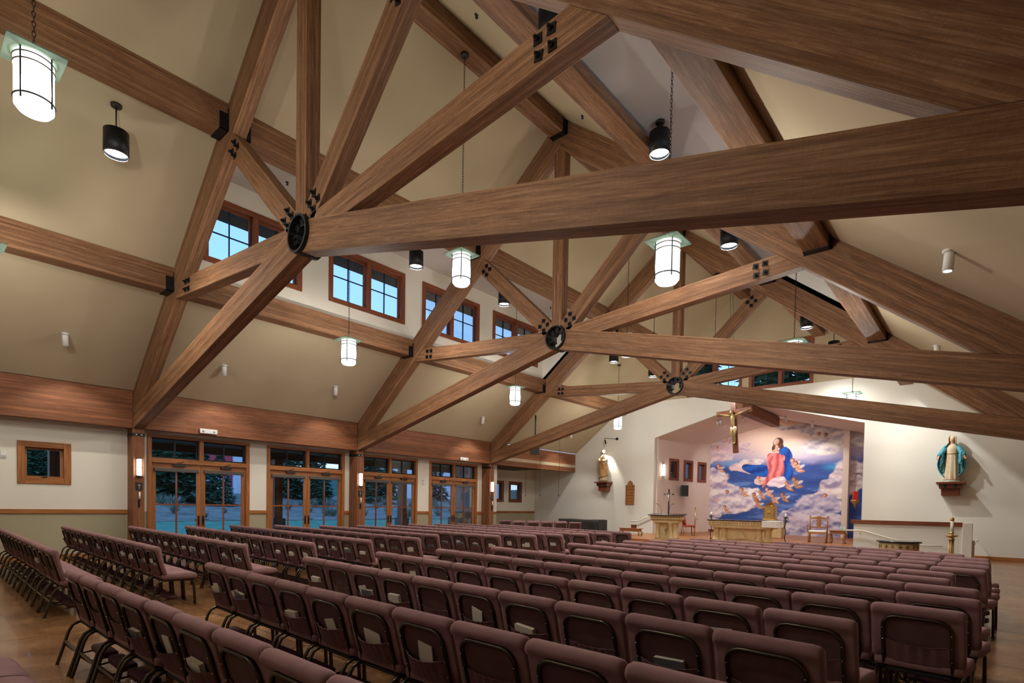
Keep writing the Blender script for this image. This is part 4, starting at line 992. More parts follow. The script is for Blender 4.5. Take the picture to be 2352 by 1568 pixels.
# candle stands beside the altar
for (x, y), nm in (((-8.12, 20.9), 'on the lectern side of the altar'), ((-5.48, 20.9), 'on the armchair side of the altar')):
    T = thing('candle_stand', 'tall twisted black iron candle stand '+nm, 'candle stand', (x, y, PZ))
    pts = [(.02*math.cos(a*1.3), .02*math.sin(a*1.3), .06+a*.078) for a in range(12)]
    MB().tube(pts, .014, 8).build('stem', 'black_steel', T)
    k = MB(); [k.tube([(0, 0, .10), (.12*math.cos(a), .12*math.sin(a), .03), (.16*math.cos(a), .16*math.sin(a), 0)], .012, 6) for a in (.5, 2.6, 4.7)]; k.build('foot', 'black_steel', T)
    k = MB(); k.lathe([(.01, .92), (.07, .95), (.075, .97)], seg=14); [k.tube([(.03*math.cos(a), .03*math.sin(a), .86), (.09*math.cos(a), .09*math.sin(a), .90), (.06*math.cos(a), .06*math.sin(a), .95)], .008, 6) for a in (0, 2.1, 4.2)]; k.build('cup', 'black_steel', T)
    MB().lathe([(.03, .97), (.03, 1.10)], seg=12).build('candle', 'candle_white', T)
# tabernacle on a dark pedestal
tp = thing('tabernacle_stand', 'stone pedestal table under the gold tabernacle', 'pedestal', (-7.45, 26.0, PZ))
MB().box((-.55, -.3, 0), (.55, .3, .70)).build('body', 'stone', tp, bevel=.02); MB().box((-.65, -.36, .70), (.65, .36, .765)).build('top', 'black_top', tp)
tb = thing('tabernacle', 'gold tabernacle with pointed dome standing before the mural', 'tabernacle', (-7.45, 26.0, PZ+.765))
MB().box((-.27, -.24, 0), (.27, .24, .06)).build('base', 'gold', tb, bevel=.01); MB().box((-.23, -.2, .06), (.23, .2, .60)).build('body', 'gold', tb, bevel=.02)
MB().lathe([(.30, .60), (.30, .64), (.24, .68), (.15, .76), (.06, .81), (.02, .84)], seg=4, mod=None).build('dome', 'gold', tb).rotation_euler = (0, 0, PI/4)
k = MB(); k.ball((0, 0, .86), .025, 8, 6); k.box((-.008, -.008, .87), (.008, .008, .97)); k.box((-.03, -.008, .92), (.03, .008, .936)); k.build('finial', 'gold', tb)
k = MB(); k.box((-.17, -.215, .10), (.17, -.20, .55)); k.build('door', 'brass', tb); d_ = MB(); d_.lathe([(.07, 0), (.06, .02), (.02, .03)], seg=14); o = d_.build('medallion', 'gold', tb); o.location = (0, -.215, .34); o.rotation_euler = (PI/2, 0, 0)
for sx_ in (-1, 1): MB().lathe([(.03, .06), (.02, .1), (.02, .54), (.03, .60)], (sx_*.22, -.2, 0), 10).build('column', 'gold', tb)
# sanctuary lamp
sl = thing('sanctuary_lamp', 'red glass sanctuary lamp in a gold holder on three chains', 'lamp', (-4.60, 28.2, 2.1))
MB().lathe([(.09, -.02), (.095, .0), (.095, .34)], seg=18).build('ruby_glass', 'ruby', sl)
MB().lathe([(.004, -.42), (.02, -.34), (.03, -.30), (.06, -.22), (.16, -.10), (.17, -.04), (.10, -.02)], seg=18).build('bowl', 'gold', sl)
k = MB()
for a in (.4, 2.5, 4.6): k.tube([(.16*math.cos(a), .16*math.sin(a), -.05), (.02*math.cos(a), .02*math.sin(a), 1.05)], .006, 5)
k.build('chain', 'brass', sl); MB().tube([(0, 0, 1.05), (.1, 0, 1.12), (.3, .0, 1.0), (.86, 0, .95)], .015, 6).build('wall_bracket', 'black_steel', sl); MB().tube([(-.1, 0, 1.13), (.86, 0, 1.13)], .012, 6).build('arm', 'black_steel', sl)
# font and paschal candle
fo = thing('baptismal_font', 'octagonal cream stone font with dark rim and carved crosses', 'font', (-1.68, 16.0, 0))
oc = lambda r, z: (r, z)
MB().lathe([(.30, 0), (.30, .08), (.16, .12), (.16, .48), (.30, .58), (.30, .62)], seg=8).build('pedestal', 'stone', fo); MB().lathe([(.36, .62), (.40, .64), (.40, .83)], seg=8).build('basin', 'stone', fo); MB().lathe([(.45, .83), (.45, .865), (.38, .868)], seg=8).build('rim', 'black_top', fo)
for f_ in range(8):
    a = (f_+.5)*PI/4
    for s in (-1, 1):
        k = MB(); k.cbox((s*.07, 0, 0), (.09, .012, .022)); k.cbox((s*.07, 0, 0), (.022, .012, .09)); o = k.build('cross', 'stone_dark', fo); r_ = .40*math.cos(PI/8)+.003; o.location = (r_*math.cos(a), r_*math.sin(a), .735); o.rotation_euler = (0, 0, a+PI/2)
pc_ = thing('paschal_candle', 'tall brass stand holding a decorated white paschal candle', 'candle stand', (-.74, 17.0, 0))
MB().lathe([(.20, 0), (.20, .03), (.06, .07), (.05, .12)], seg=20).build('base', 'brass', pc_)
for a in range(4): MB().tube([(.035*math.cos(a*PI/2), .035*math.sin(a*PI/2), .08), (.035*math.cos(a*PI/2), .035*math.sin(a*PI/2), .92)], .017, 8).build('stem', 'brass', pc_)
MB().lathe([(.07, .90), (.06, .93), (.04, .96), (.13, 1.00), (.135, 1.015), (.03, 1.02), (.045, 1.06), (.045, 1.10)], seg=20).build('drip_pan', 'brass', pc_)
MB().lathe([(.032, 1.06), (.034, 1.36)], seg=14).build('candle', 'candle_white', pc_)
k = MB()
for z, a in ((1.14, .3), (1.20, 1.2), (1.26, 2.4), (1.31, 4.0), (1.17, 4.6), (1.24, 5.4)): k.ball((.034*math.cos(a), .034*math.sin(a), z), .008, 6, 4)
k.build('decoration', 'cherry', pc_); MB().lathe([(.035, 1.36), (.042, 1.38), (.042, 1.42), (.02, 1.45)], seg=14).build('candle_cap', 'gold', pc_)
# draped piano, hymn board, speakers, hanging microphones
pn = thing('draped_piano', 'upright piano covered with a black cloth against the altar wall side', 'piano', (-14.85, 22.2, 0))
def drape(u, v):
    # front and top of a cloth over a box 2.2 x .7 x .95
    x = lerp(-1.15, 1.15, u); L = v*2.1
    if L < .75: y, z = -.38-.05*math.sin(u*14)*(1-L/.75)*1.0, .03+L/.75*.92
    elif L < 1.45: y, z = -.36+(L-.75), .95+.01*math.sin(u*9)
    else: y, z = .36, .95-(L-1.45)/.65*.92
    return (x, y, z)
k = MB(); k.surf(drape, 60, 24)
for s in (-1, 1): k.surf(lambda u, v, s=s: (s*(1.15+.03*math.sin(u*12)*(1-v)), lerp(-.37, .36, u), lerp(.03, .95, v)), 16, 6)
k.build('cloth', 'black_cloth', pn); MB().box((-1.05, -.28, 0), (1.05, .28, .90)).build('case', 'speaker_black', pn)
hb = thing('hymn_board', 'wooden hymn board with rounded top on the altar wall', 'board', (-13.54, YA-.006, 2.27), PI)
prof = [(-.22, -.56), (.22, -.56), (.22, .38), (.15, .40), (.13, .50), (.07, .58), (0, .61), (-.07, .58), (-.13, .50), (-.15, .40), (-.22, .38)]
MB().prism(prof, 0, .03, 'XZ', (0, 0, 1)).build('panel', 'oak', hb)
for i in range(7): MB().box((-.21, .03, -.55+i*.145), (.21, .055, -.525+i*.145)).build('ledge', 'oak', hb)
for s in (-1, 1): MB().box((s*.22-.02, 0, -.57), (s*.22+.02, .05, .40)).build('stile', 'oak', hb)
sp = thing('wall_speaker', 'black loudspeaker on a bracket inside the sanctuary recess', 'speaker', (-11.75, 26.6, 2.45), -.9)
MB().hexa([(-.18, -.14, -.24), (.18, -.18, -.30), (.18, .18, -.30), (-.18, .14, -.24), (-.18, -.14, .20), (.18, -.18, .27), (.18, .18, .27), (-.18, .14, .20)], (0, 0, 1)).build('cabinet', 'speaker_grey', sp); MB().box((-.45, -.04, -.04), (-.16, .04, .04)).build('bracket', 'black_steel', sp); MB().box((.178, -.16, -.26), (.19, .16, .24)).build('grille', 'speaker_black', sp)
sp2 = thing('wall_speaker', 'dark loudspeaker tucked behind the foot of the last truss', 'speaker', (-15.2, 18.9, 4.05), .6)
MB().hexa([(-.2, -.2, -.25), (.2, -.15, -.25), (.2, .15, -.25), (-.2, .2, -.25), (-.2, -.2, .3), (.2, -.15, .3), (.2, .15, .3), (-.2, .2, .3)], (0, 0, 1)).build('cabinet', 'speaker_grey', sp2); MB().box((-.03, -.03, .3), (.03, .03, 1.45)).build('bracket', 'black_steel', sp2)
for px, nm in (((1207, 1137), 'nearest to the alcove window'), ((1240, 1137), 'in the middle of three'), ((1283, 1137), 'nearest to the hymn board')):
    p = on(*px, 'Y', 21.0); zc = 3.6 if p.x < XE else zt(p.x)
    T = thing('hanging_microphone', 'thin choir microphone hanging by the alcove, '+nm, 'microphone', p)
    MB().tube([(0, 0, .03), (0, 0, zc-p.z)], .006, 5).build('cable', 'speaker_black', T); MB().tube([(0, -.02, .04), (0, .03, -.05)], .018, 8).build('capsule', 'speaker_black', T)
# recess: sconce, ridge beam, spotlights
T = thing('wall_sconce', 'lit sconce on the pinkish recess wall beside the three small windows', 'lamp', (rwx(25.15), 25.15, 3.40), -PI/2-ang); sconce(T, .09, .55)
long_beam('ridge_beam', 'short brown timber ridge beam inside the sanctuary recess', [(-8.2, 5.55), (-7.85, 5.55), (-7.85, 6.0), (-8.02, 6.06), (-8.2, 6.0)], YA-.9, YM-1.2, 'beam_smooth', (False, False))
for (px, py), nm in (((1605, 950), 'next to the recess corner'), ((1655, 962), 'beside the hanging crucifix'), ((1707, 957), 'just right of the crucifix'), ((1755, 955), 'beside the recess ridge beam'), ((1810, 958), 'over the right clouds of the mural'), ((1870, 968), 'farthest from the crucifix')):
    D = ray(px, py); a, b = ((RX0, RZ), RA) if px < 1735 else (RA, (RX1, RZ)); sl_ = (b[1]-a[1])/(b[0]-a[0])
    t = (a[1]+sl_*(-a[0])-EYE)/(D.z-sl_*D.x); p = Vector((0, 0, EYE))+D*t
    p.y = min(max(p.y, 25.4), 27.6); p.z = (a[1]+sl_*(p.x-a[0]))
    spot_head(p, (p.x*.85-1.2, YM, 2.6), 'small white spotlight on the recess ceiling, '+nm, 170, 95, color=(1, .90, .82), soft=.06)
# statue lights
spot_head(Vector((-3.9, 21.6, zt(-3.9)-.02)), (-1.15, 23.95, 3.3), 'white spotlight aimed at the statue in blue', 800, 60, color=(1, .95, .88), soft=.05, blend=.9)
T = thing('picture_light', 'black swing arm lamp over the statue beside the altar', 'lamp', (-14.35, YA, 4.98), PI)
MB().lathe([(.07, 0), (.07, .03)], seg=14).build('mount', 'black_steel', T).rotation_euler = (-PI/2, 0, 0)
MB().tube([(0, .02, 0), (.45, .45, .02)], .012, 6).build('arm', 'black_steel', T); MB().tube([(.45, .45, .02), (.44, .44, -.08)], .012, 6).build('joint', 'black_steel', T)
hd = MB().tube([(.44, .44, -.08), (.40, .40, -.27)], .035, 10).build('lamp_head', 'black_steel', T)
L = bpy.data.lights.new('picture_bulb', 'SPOT'); L.energy = 260; L.spot_size = math.radians(70); L.spot_blend = .5; L.shadow_soft_size = .03; L.color = (1, .95, .86)
o = bpy.data.objects.new('picture_bulb', L); COL.objects.link(o); o.parent = T; o.location = (.38, .39, -.30); o.rotation_euler = (Vector((0, 0, -1)).rotation_difference(Vector((.12, -.05, -1.2)).normalized())).to_euler()
# ------------------------------------------------------------------ mural: a cloudy sky with a robed figure, painted per vertex
def vnoise(x, y, seed):
    xi, yi = np.floor(x).astype(int), np.floor(y).astype(int); xf, yf = x-xi, y-yi
    xf, yf = xf*xf*(3-2*xf), yf*yf*(3-2*yf)
    def h(a, b):
        n = (a*374761393+b*668265263+seed*1442695041) & 0x7fffffff
        n = (n ^ (n >> 13))*1274126177 & 0x7fffffff
        return ((n ^ (n >> 16)) & 0xffff)/65535.0
    return (h(xi, yi)*(1-xf)+h(xi+1, yi)*xf)*(1-yf)+(h(xi, yi+1)*(1-xf)+h(xi+1, yi+1)*xf)*yf
def fbm(x, y, seed, o=5):
    v, a, t = 0, .5, 0
    for i in range(o): v = v+a*vnoise(x*2**i, y*2**i, seed+i); t += a; a *= .55
    return v/t
MX0, MX1, MZ0, MZ1 = ML, RX1, PZ, 6.2
NX, NZ = 460, 360
uu, vv = np.meshgrid(np.linspace(0, 1, NX), np.linspace(0, 1, NZ))
wx, wz = MX0+(MX1-MX0)*uu, MZ0+(MZ1-MZ0)*vv
# artwork coordinates: 1535 wide, 1180 tall, y downwards
zx = 665+(wx-MX0)/(MX1-MX0)*(2215-665); zy = 1500-(wz-MZ0)/(5.95-MZ0)*(1500-330)
def srgb(r, g, b):
    c = np.array([r, g, b])/255.0; return np.where(c <= .04045, c/12.92, ((c+.055)/1.055)**2.4)
img = np.zeros((NZ, NX, 3))
def blend(mask, col):
    global img
    m = np.clip(mask, 0, 1)[..., None]; img = img*(1-m)+np.asarray(col)*m
def sm(a, b, x): t = np.clip((x-a)/(b-a), 0, 1); return t*t*(3-2*t)
def mixc(t, a, b): return np.asarray(a)*(1-t[..., None])+np.asarray(b)*t[..., None]
n1 = fbm(zx/150, zy/95, 3, 6); n2 = fbm(zx/60, zy/34, 17, 5); n3 = fbm(zx/240, zy/60, 41, 5)
# sky and sea
img = mixc(sm(350, 760, zy), srgb(228, 196, 182), srgb(150, 150, 196))
blend(np.exp(-((zx-1330)/330)**2-((zy-520)/230)**2)*.95, srgb(244, 218, 200))
sea = sm(690, 800, zy+60*(n1-.5)); blend(sea*.96, mixc(n3, srgb(28, 48, 118), srgb(62, 104, 182)))
blend(sea*sm(.58, .72, n3)*.55, srgb(120, 150, 210)); blend(np.exp(-((zx-1820)/70)**2-((zy-810)/30)**2)*.9, srgb(60, 150, 205)); blend(np.exp(-((zx-900)/130)**2-((zy-735)/38)**2)*.7, srgb(120, 170, 215))
def clouds(ells, seed, hi, lo, pink, k=1.0):
    f = np.zeros_like(zx); top = np.full_like(zx, 1e9)
    w = 90*(fbm(zx/110, zy/95, seed, 4)-.5); w2 = 80*(fbm(zx/110, zy/95, seed+9, 4)-.5)
    for cx_, cy_, rx, ry in ells:
        d = 1-np.hypot((zx+w-cx_)/rx, (zy+w2-cy_)/ry); f = np.maximum(f, d)
    m = sm(.0, .16, f)
    sh = np.clip(.60+(fbm(zx/120, zy/80, seed+3, 4)-fbm((zx+10)/120, (zy+30)/80, seed+3, 4))*2.6+.25*(n2-.5), 0, 1)
    col = mixc(sh, lo, hi); col = col*(1-.6*sm(.5, .75, n1)[..., None])+np.asarray(pink)*(.6*sm(.5, .75, n1))[..., None]
    blend(m*k, col)
W1, W2, PK = srgb(240, 232, 234), srgb(160, 146, 186), srgb(230, 186, 188)
clouds([(780, 480, 190, 60), (720, 640, 240, 90), (1010, 600, 110, 26), (960, 540, 120, 22)], 5, srgb(232, 214, 214), srgb(168, 142, 172), PK, .9)
clouds([(1500, 380, 200, 40), (1750, 430, 260, 90), (1780, 590, 240, 110), (1930, 520, 180, 150), (2130, 560, 120, 160)], 11, srgb(226, 220, 216), srgb(138, 130, 160), srgb(206, 186, 190))
clouds([(1020, 790, 170, 60), (1100, 740, 130, 45)], 23, srgb(232, 226, 226), srgb(150, 140, 170), PK)
clouds([(720, 900, 150, 120), (780, 1060, 210, 130), (920, 1190, 260, 110), (1060, 1080, 150, 90), (700, 1250, 140, 110), (700, 1420, 120, 90)], 29, W1, W2, PK)
clouds([(1950, 900, 170, 180), (1880, 1010, 190, 90), (1800, 1080, 150, 60), (2120, 860, 120, 120), (2140, 1000, 90, 70)], 37, W1, srgb(150, 138, 170), srgb(224, 188, 184))
clouds([(1700, 1180, 220, 110), (1560, 1330, 250, 120), (1760, 1350, 190, 110), (1450, 1440, 170, 90), (1650, 1450, 300, 80)], 43, srgb(226, 220, 232), srgb(116, 116, 176), srgb(196, 172, 200))
clouds([(1340, 950, 105, 62), (1180, 930, 70, 40)], 51, srgb(240, 226, 230), srgb(176, 140, 176), PK)
def poly(pts):
    pts = np.array(pts, float); ins = np.zeros(zx.shape, bool); j = len(pts)-1
    wv = 5*(n2-.5)
    for i in range(len(pts)):
        xi, yi = pts[i]; xj, yj = pts[j]
        c = ((yi > zy) != (yj > zy)) & (zx+wv < (xj-xi)*(zy-yi)/((yj-yi) if yj != yi else 1e-9)+xi); ins ^= c; j = i
    return ins.astype(float)
def smooth_poly(pts, n=3):
    for _ in range(n):
        q = []
        for i in range(len(pts)):
            a, b = pts[i], pts[(i+1) % len(pts)]; q += [(.75*a[0]+.25*b[0], .75*a[1]+.25*b[1]), (.25*a[0]+.75*b[0], .25*a[1]+.75*b[1])]
        pts = q
    return pts
def cloth(pts, dark, light, ang, freq, seed=0):
    m = poly(smooth_poly(pts, 2)); t = zx*math.cos(ang)+zy*math.sin(ang)
    s = .5+.5*np.sin(t/freq+4*fbm(zx/80, zy/80, 61+seed, 3)); s = .75*s+.25*n2
    blend(m, mixc(np.clip(s, 0, 1), dark, light))
B0, B1 = srgb(12, 40, 120), srgb(34, 96, 190)
cloth([(1250, 770), (1110, 765), (1010, 750), (985, 800), (1060, 850), (1160, 890), (1260, 905)], B0, B1, 1.25, 16)
cloth([(1340, 590), (1425, 585), (1480, 690), (1450, 770), (1490, 880), (1440, 950), (1395, 900), (1400, 790), (1350, 700)], B0, B1, .25, 15, 3)
cloth([(1280, 650), (1350, 640), (1385, 720), (1405, 820), (1380, 900), (1300, 900), (1250, 960), (1195, 1030), (1205, 950), (1262, 850), (1225, 730)], srgb(170, 62, 70), srgb(238, 142, 142), .12, 11, 5)
cloth([(1230, 660), (1285, 640), (1300, 700), (1245, 760)], srgb(178, 70, 78), srgb(236, 140, 140), .7, 9, 7)
cloth([(1370, 660), (1405, 690), (1400, 740), (1365, 720)], srgb(178, 70, 78), srgb(236, 140, 140), .7, 9, 8)
def ell(cx_, cy_, rx, ry, c0, c1, rot=0):
    dx, dy = zx-cx_, zy-cy_; a = dx*math.cos(rot)+dy*math.sin(rot); b = -dx*math.sin(rot)+dy*math.cos(rot)
    d = np.hypot(a/rx, b/ry); sh = np.clip(.55-(dx/rx*.35+dy/ry*.35)+.25*(n2-.5), 0, 1); blend(1-sm(.85, 1.05, d), mixc(sh, c0, c1))
SK0, SK1, HR0, HR1 = srgb(168, 96, 72), srgb(236, 188, 160), srgb(54, 32, 26), srgb(104, 66, 46)
ell(1335, 545, 50, 58, HR0, HR1, .3); ell(1300, 600, 24, 34, HR0, HR1); ell(1365, 580, 22, 30, HR0, HR1); ell(1318, 535, 26, 36, srgb(190, 130, 108), srgb(240, 206, 190), .35); ell(1325, 590, 17, 24, srgb(180, 120, 100), srgb(228, 186, 166))
ell(1305, 625, 30, 13, SK0, SK1, -.6); ell(1325, 620, 26, 12, SK0, SK1, .5)
rm = random.Random(5)
def putto(x, y, s, body=True, dark=1.0):
    a, b = SK0*dark, SK1*dark
    if body:
        ell(x+s*.9, y+s*1.5, s*1.0, s*1.35, a, b, rm.uniform(-.6, .6)); ell(x+s*1.7, y+s*2.5, s*1.15, s*.5, a, b, rm.uniform(-.3, .9)); ell(x+s*.2, y+s*1.1, s*1.0, s*.34, a, b, rm.uniform(-.8, .8))
        ell(x+s*1.9, y+s*.9, s*.9, s*.5, srgb(150, 140, 160), srgb(222, 214, 224), -.6)
    ell(x, y-s*.18, s*.82, s*.85, srgb(96, 48, 34)*dark, srgb(170, 96, 62)*dark); ell(x-s*.1, y+.12*s, s*.60, s*.70, a, b)
for x, y, s, b, dk in ((820, 455, 20, 1, 1), (735, 560, 17, 0, 1), (1690, 480, 22, 0, .95), (1750, 495, 24, 0, .7), (1925, 415, 18, 1, 1), (755, 765, 24, 1, 1), (1470, 735, 27, 1, 1), (1500, 770, 30, 1, .9), (1490, 930, 30, 1, .6), (1160, 905, 24, 1, 1.05), (1425, 970, 25, 1, .85), (850, 1055, 25, 0, .9), (1000, 1035, 24, 1, .95), (1245, 1030, 24, 1, 1.05), (1180, 1060, 24, 1, .75), (1120, 1085, 26, 1, .7), (1390, 1085, 26, 1, .62), (1300, 1100, 26, 1, .9), (1150, 1160, 26, 1, .72), (830, 1220, 22, 1, 1), (1940, 860, 24, 0, 1), (1760, 1095, 24, 0, 1), (2180, 760, 22, 1, 1)):
    putto(x, y, s, b, dk)
gl_ = np.where(wx < RA[0], RZ+(wx-RX0)*(RA[1]-RZ)/(RA[0]-RX0), RZ+(RX1-wx)*(RA[1]-RZ)/(RX1-RA[0]))-.01; wz = np.minimum(wz, gl_)
me = bpy.data.meshes.new('mural')
ii = np.arange(NX*NZ).reshape(NZ, NX)
vs = np.stack([wx-(MX0+MX1)/2, np.zeros_like(wx), wz-MZ0], -1).reshape(-1, 3)
quads = np.stack([ii[:-1, :-1], ii[:-1, 1:], ii[1:, 1:], ii[1:, :-1]], -1).reshape(-1, 4)
me.vertices.add(len(vs)); me.vertices.foreach_set('co', vs.ravel()); me.loops.add(quads.size); me.loops.foreach_set('vertex_index', quads.ravel().astype(np.int32))
me.polygons.add(len(quads)); me.polygons.foreach_set('loop_start', np.arange(0, quads.size, 4, dtype=np.int32)); me.update(calc_edges=True)
ca = me.color_attributes.new('paint', 'FLOAT_COLOR', 'POINT'); ca.data.foreach_set('color', np.concatenate([img.reshape(-1, 3), np.ones((NX*NZ, 1))], 1).ravel().astype(np.float32))
def mural_mat(n, b):
    g = NT(n); a = g('VertexColor'); a.layer_name = 'paint'; g.link(a.outputs[0], b.inputs['Base Color'])
mat('mural_paint', (.5, .5, .6), .6, spec=.2, build=mural_mat); me.materials.append(MATS['mural_paint'])
mo = bpy.data.objects.new('mural', me); COL.objects.link(mo); mo.location = ((MX0+MX1)/2, YM-.012, MZ0)
tag(mo, 'large painted mural of clouds, sea and a robed figure behind the altar', 'mural')
struct(MB().box((-5.30, YM-.35, PZ), (-5.06, YM-.02, 5.35)).build('wall_pilaster', 'recess_wall'))

# ------------------------------------------------------------------ statues on wall brackets
def bracket(T, m='cherry'):
    MB().box((-.39, 0, -.07), (.39, .52, 0)).build('shelf', m, T, bevel=.008)
    MB().box((-.31, 0, -.22), (.31, .42, -.07)).build('upper_corbel', m, T, bevel=.006)
    MB().box((-.25, 0, -.46), (.25, .34, -.22)).build('lower_corbel', m, T, bevel=.006)
    for s in (-1, 1): MB().box((s*.14-.045, .42, -.215), (s*.14+.045, .43, -.075)).build('inlay', 'speaker_black', T)
def fold(a, k, ph, amt): return 1+amt*math.sin(k*a+ph)+amt*.5*math.sin(2*k*a+1.7*ph)
def hand(mb, p, d, up, s=1.0):
    p, d, up = Vector(p), Vector(d).normalized(), Vector(up).normalized(); sd = d.cross(up).normalized()
    mb.tube([p-d*.02, p+d*.05*s], [.022*s, .03*s], 8, flat=(1, .5))
    for i, l in enumerate((.050, .060, .056, .045)):
        o = p+d*.05*s+sd*(i-1.5)*.013*s; mb.tube([o, o+d*l*.6*s-up*.004, o+d*l*s-up*.014*s], [.0085*s, .008*s, .006*s], 6)
    mb.tube([p+sd*.022*s, p+sd*.045*s+d*.03*s, p+sd*.05*s+d*.055*s], [.010*s, .009*s, .007*s], 6)
def face(mb, c, s=1.0):
    c = Vector(c); mb.ball(c, .095*s, 18, 14, (.78, .86, 1.12)); mb.ball(c+Vector((0, .082*s, -.012*s)), .014*s, 8, 6, (.8, 1.2, 1.6)); mb.ball(c+Vector((0, .072*s, -.05*s)), .016*s, 8, 6, (1.3, .6, .5))
    for q in (-1, 1): mb.ball(c+Vector((q*.03*s, .074*s, .016*s)), .011*s, 8, 6, (1.2, .6, .8))
    mb.tube([c-Vector((0, .01, .08*s)), c-Vector((0, .015, .17*s))], [.045*s, .05*s], 10)
# statue with open hands, blue mantle
st1 = thing('wall_bracket', 'stepped wooden wall bracket under the statue in blue', 'bracket', (-1.13, YA, 2.62), PI); bracket(st1)
s1 = thing('mary_statue', 'statue in cream robe and blue mantle with open hands', 'statue', (-1.13, YA-.27, 2.622), PI)
MB().lathe([(.26, 0), (.26, .02), (.20, .05), (.12, .075)], seg=20, sy=.7, mod=lambda a, i: fold(a, 5, .4, .05)).build('base', 'plate_glass', s1)
pr = [(.20, .05), (.215, .10), (.20, .30), (.185, .55), (.165, .80), (.148, .95), (.165, 1.06), (.175, 1.16), (.13, 1.25), (.06, 1.31)]
def rmod(a, i): return fold(a, 9, .3*i*.4, .075*max(0, 1-i/6.0)+.012)
MB().lathe(pr, seg=54, sy=.72, mod=rmod).build('robe', 'cream_robe', s1)
k = MB(); k.tube([(.152*math.cos(t), .112*math.sin(t), .95-.008*math.cos(2*t)) for t in [2*PI*i/24 for i in range(24)]], .012, 6, closed=True); k.build('belt', 'brass', s1)
mw = [(.10, .13), (.20, .215), (.32, .31), (.46, .37), (.60, .385), (.76, .37), (.90, .335), (1.04, .285), (1.16, .235), (1.25, .16), (1.33, .115)]
def mant(u, v):
    i = v*(len(mw)-1); j = min(int(i), len(mw)-2); t = i-j; z = lerp(mw[j][0], mw[j+1][0], t); w = lerp(mw[j][1], mw[j+1][1], t)
    a = lerp(-.30, PI+.30, u); e = abs(2*u-1)
    d = .14+.02*math.sin(10*a)
    x = -w*math.cos(a)*(1+.03*math.sin(13*a+3*z)); y = -math.sin(a)*d+.06*e*e+.018*math.sin(9*a+6*z)
    return (x, y, z+.012*math.sin(16*a)*(1-v))
mo_ = MB().surf(mant, 64, 26).build('mantle', 'blue_mantle', s1); md = mo_.modifiers.new('t', 'SOLIDIFY'); md.thickness = .02
for q in (-1, 1):
    k = MB(); k.tube([(q*.14, .0, 1.20), (q*.22, .03, 1.08), (q*.29, .09, .96), (q*.34, .17, .885)], [.085, .09, .082, .062], 14); k.build('sleeve', 'blue_mantle', s1)
    k = MB(); hand(k, (q*.345, .185, .865), (q*.22, .45, -.75), (q*.1, .9, .5), 1.2); k.build('hand', 'skin', s1)
    k = MB(); k.surf(lambda u, v, q=q: (q*(lerp(.20, .30, u)+.01*math.sin(v*14)), .115+.05*math.sin(u*PI)+.012*math.sin(18*u), lerp(1.02, .62-.10*u, v)), 10, 14); o = k.build('mantle_fold', 'blue_mantle', s1); o.modifiers.new('t', 'SOLIDIFY').thickness = .02
    k = MB(); k.surf(lambda u, v, q=q: (q*(lerp(.17, .31, u)+.008*math.sin(v*22)), .06+.02*math.sin(u*9), lerp(.86, .28+.1*u, v)), 10, 16); o = k.build('mantle_lining', 'teal_lining', s1)
k = MB(); face(k, (0, .035, 1.435)); k.build('head', 'skin', s1)
k = MB(); k.surf(lambda u, v: ((.098+.012*v)*math.cos(lerp(-.55, PI+.55, u))*(1-.6*max(0, v-.75)*2)*(1), .03-(.105+.01*v)*math.sin(lerp(-.55, PI+.55, u)), lerp(1.28, 1.57, v)-.02*math.sin(PI*u)*0), 26, 10); o = k.build('veil', 'cream_robe', s1); o.modifiers.new('t', 'SOLIDIFY').thickness = .012
MB().ball((0, .012, 1.50), .098, 18, 10, (.9, .95, .72)).build('veil_crown', 'cream_robe', s1)
# bearded statue holding a child
st2 = thing('wall_bracket', 'stepped wooden wall bracket under the statue holding a child', 'bracket', (-14.93, YA, 2.83), PI); bracket(st2)
s2 = thing('joseph_statue', 'statue in tan and cream robes holding a small child', 'statue', (-14.93, YA-.27, 2.832), PI)
MB().lathe([(.24, 0), (.24, .03), (.20, .05)], seg=18, sy=.75).build('base', 'stone_dark', s2)
pr2 = [(.20, .05), (.205, .12), (.195, .35), (.19, .60), (.185, .85), (.19, 1.02), (.20, 1.15), (.185, 1.26), (.12, 1.34), (.06, 1.39)]
MB().lathe(pr2, seg=48, sy=.75, mod=lambda a, i: fold(a, 7, .35*i, .06*max(0, 1-i/8.0)+.015)).build('robe', 'pale_robe', s2)
def wrap(u, v):
    a = lerp(-.2, PI*1.15, u); z = lerp(.12+.22*u, 1.12-.35*u+.1*math.sin(3*u), v); w = .215+.03*(1-v)
    return (w*math.cos(a)*(1+.04*math.sin(9*a+5*v)), w*.82*math.sin(a)+.012*math.sin(14*u+8*v), z)
o = MB().surf(wrap, 44, 16).build('mantle', 'tan_robe', s2); o.modifiers.new('t', 'SOLIDIFY').thickness = .02
def cape(u, v):
    a = lerp(PI*.95, 2.05*PI, u); z = lerp(.2, 1.33, v); w = .21-.05*max(0, v-.8)*4*.6
    return (w*math.cos(a)*(1+.03*math.sin(11*a)), w*.8*math.sin(a), z)
o = MB().surf(cape, 30, 14).build('cape', 'pale_robe', s2); o.modifiers.new('t', 'SOLIDIFY').thickness = .02
for q in (-1, 1):
    MB().tube([(q*.17, .0, 1.26), (q*.215, .07, 1.10), (q*.13, .18, 1.03), (q*.02, .21, 1.05)], [.075, .08, .066, .05], 12).build('sleeve', 'pale_robe' if q < 0 else 'tan_robe', s2)
    k = MB(); hand(k, (q*.02, .215, 1.05), (-q*.8, .2, .15), (0, .9, .3), 1.1); k.build('hand', 'skin', s2)
k = MB(); face(k, (.02, .03, 1.51)); k.build('head', 'skin', s2)
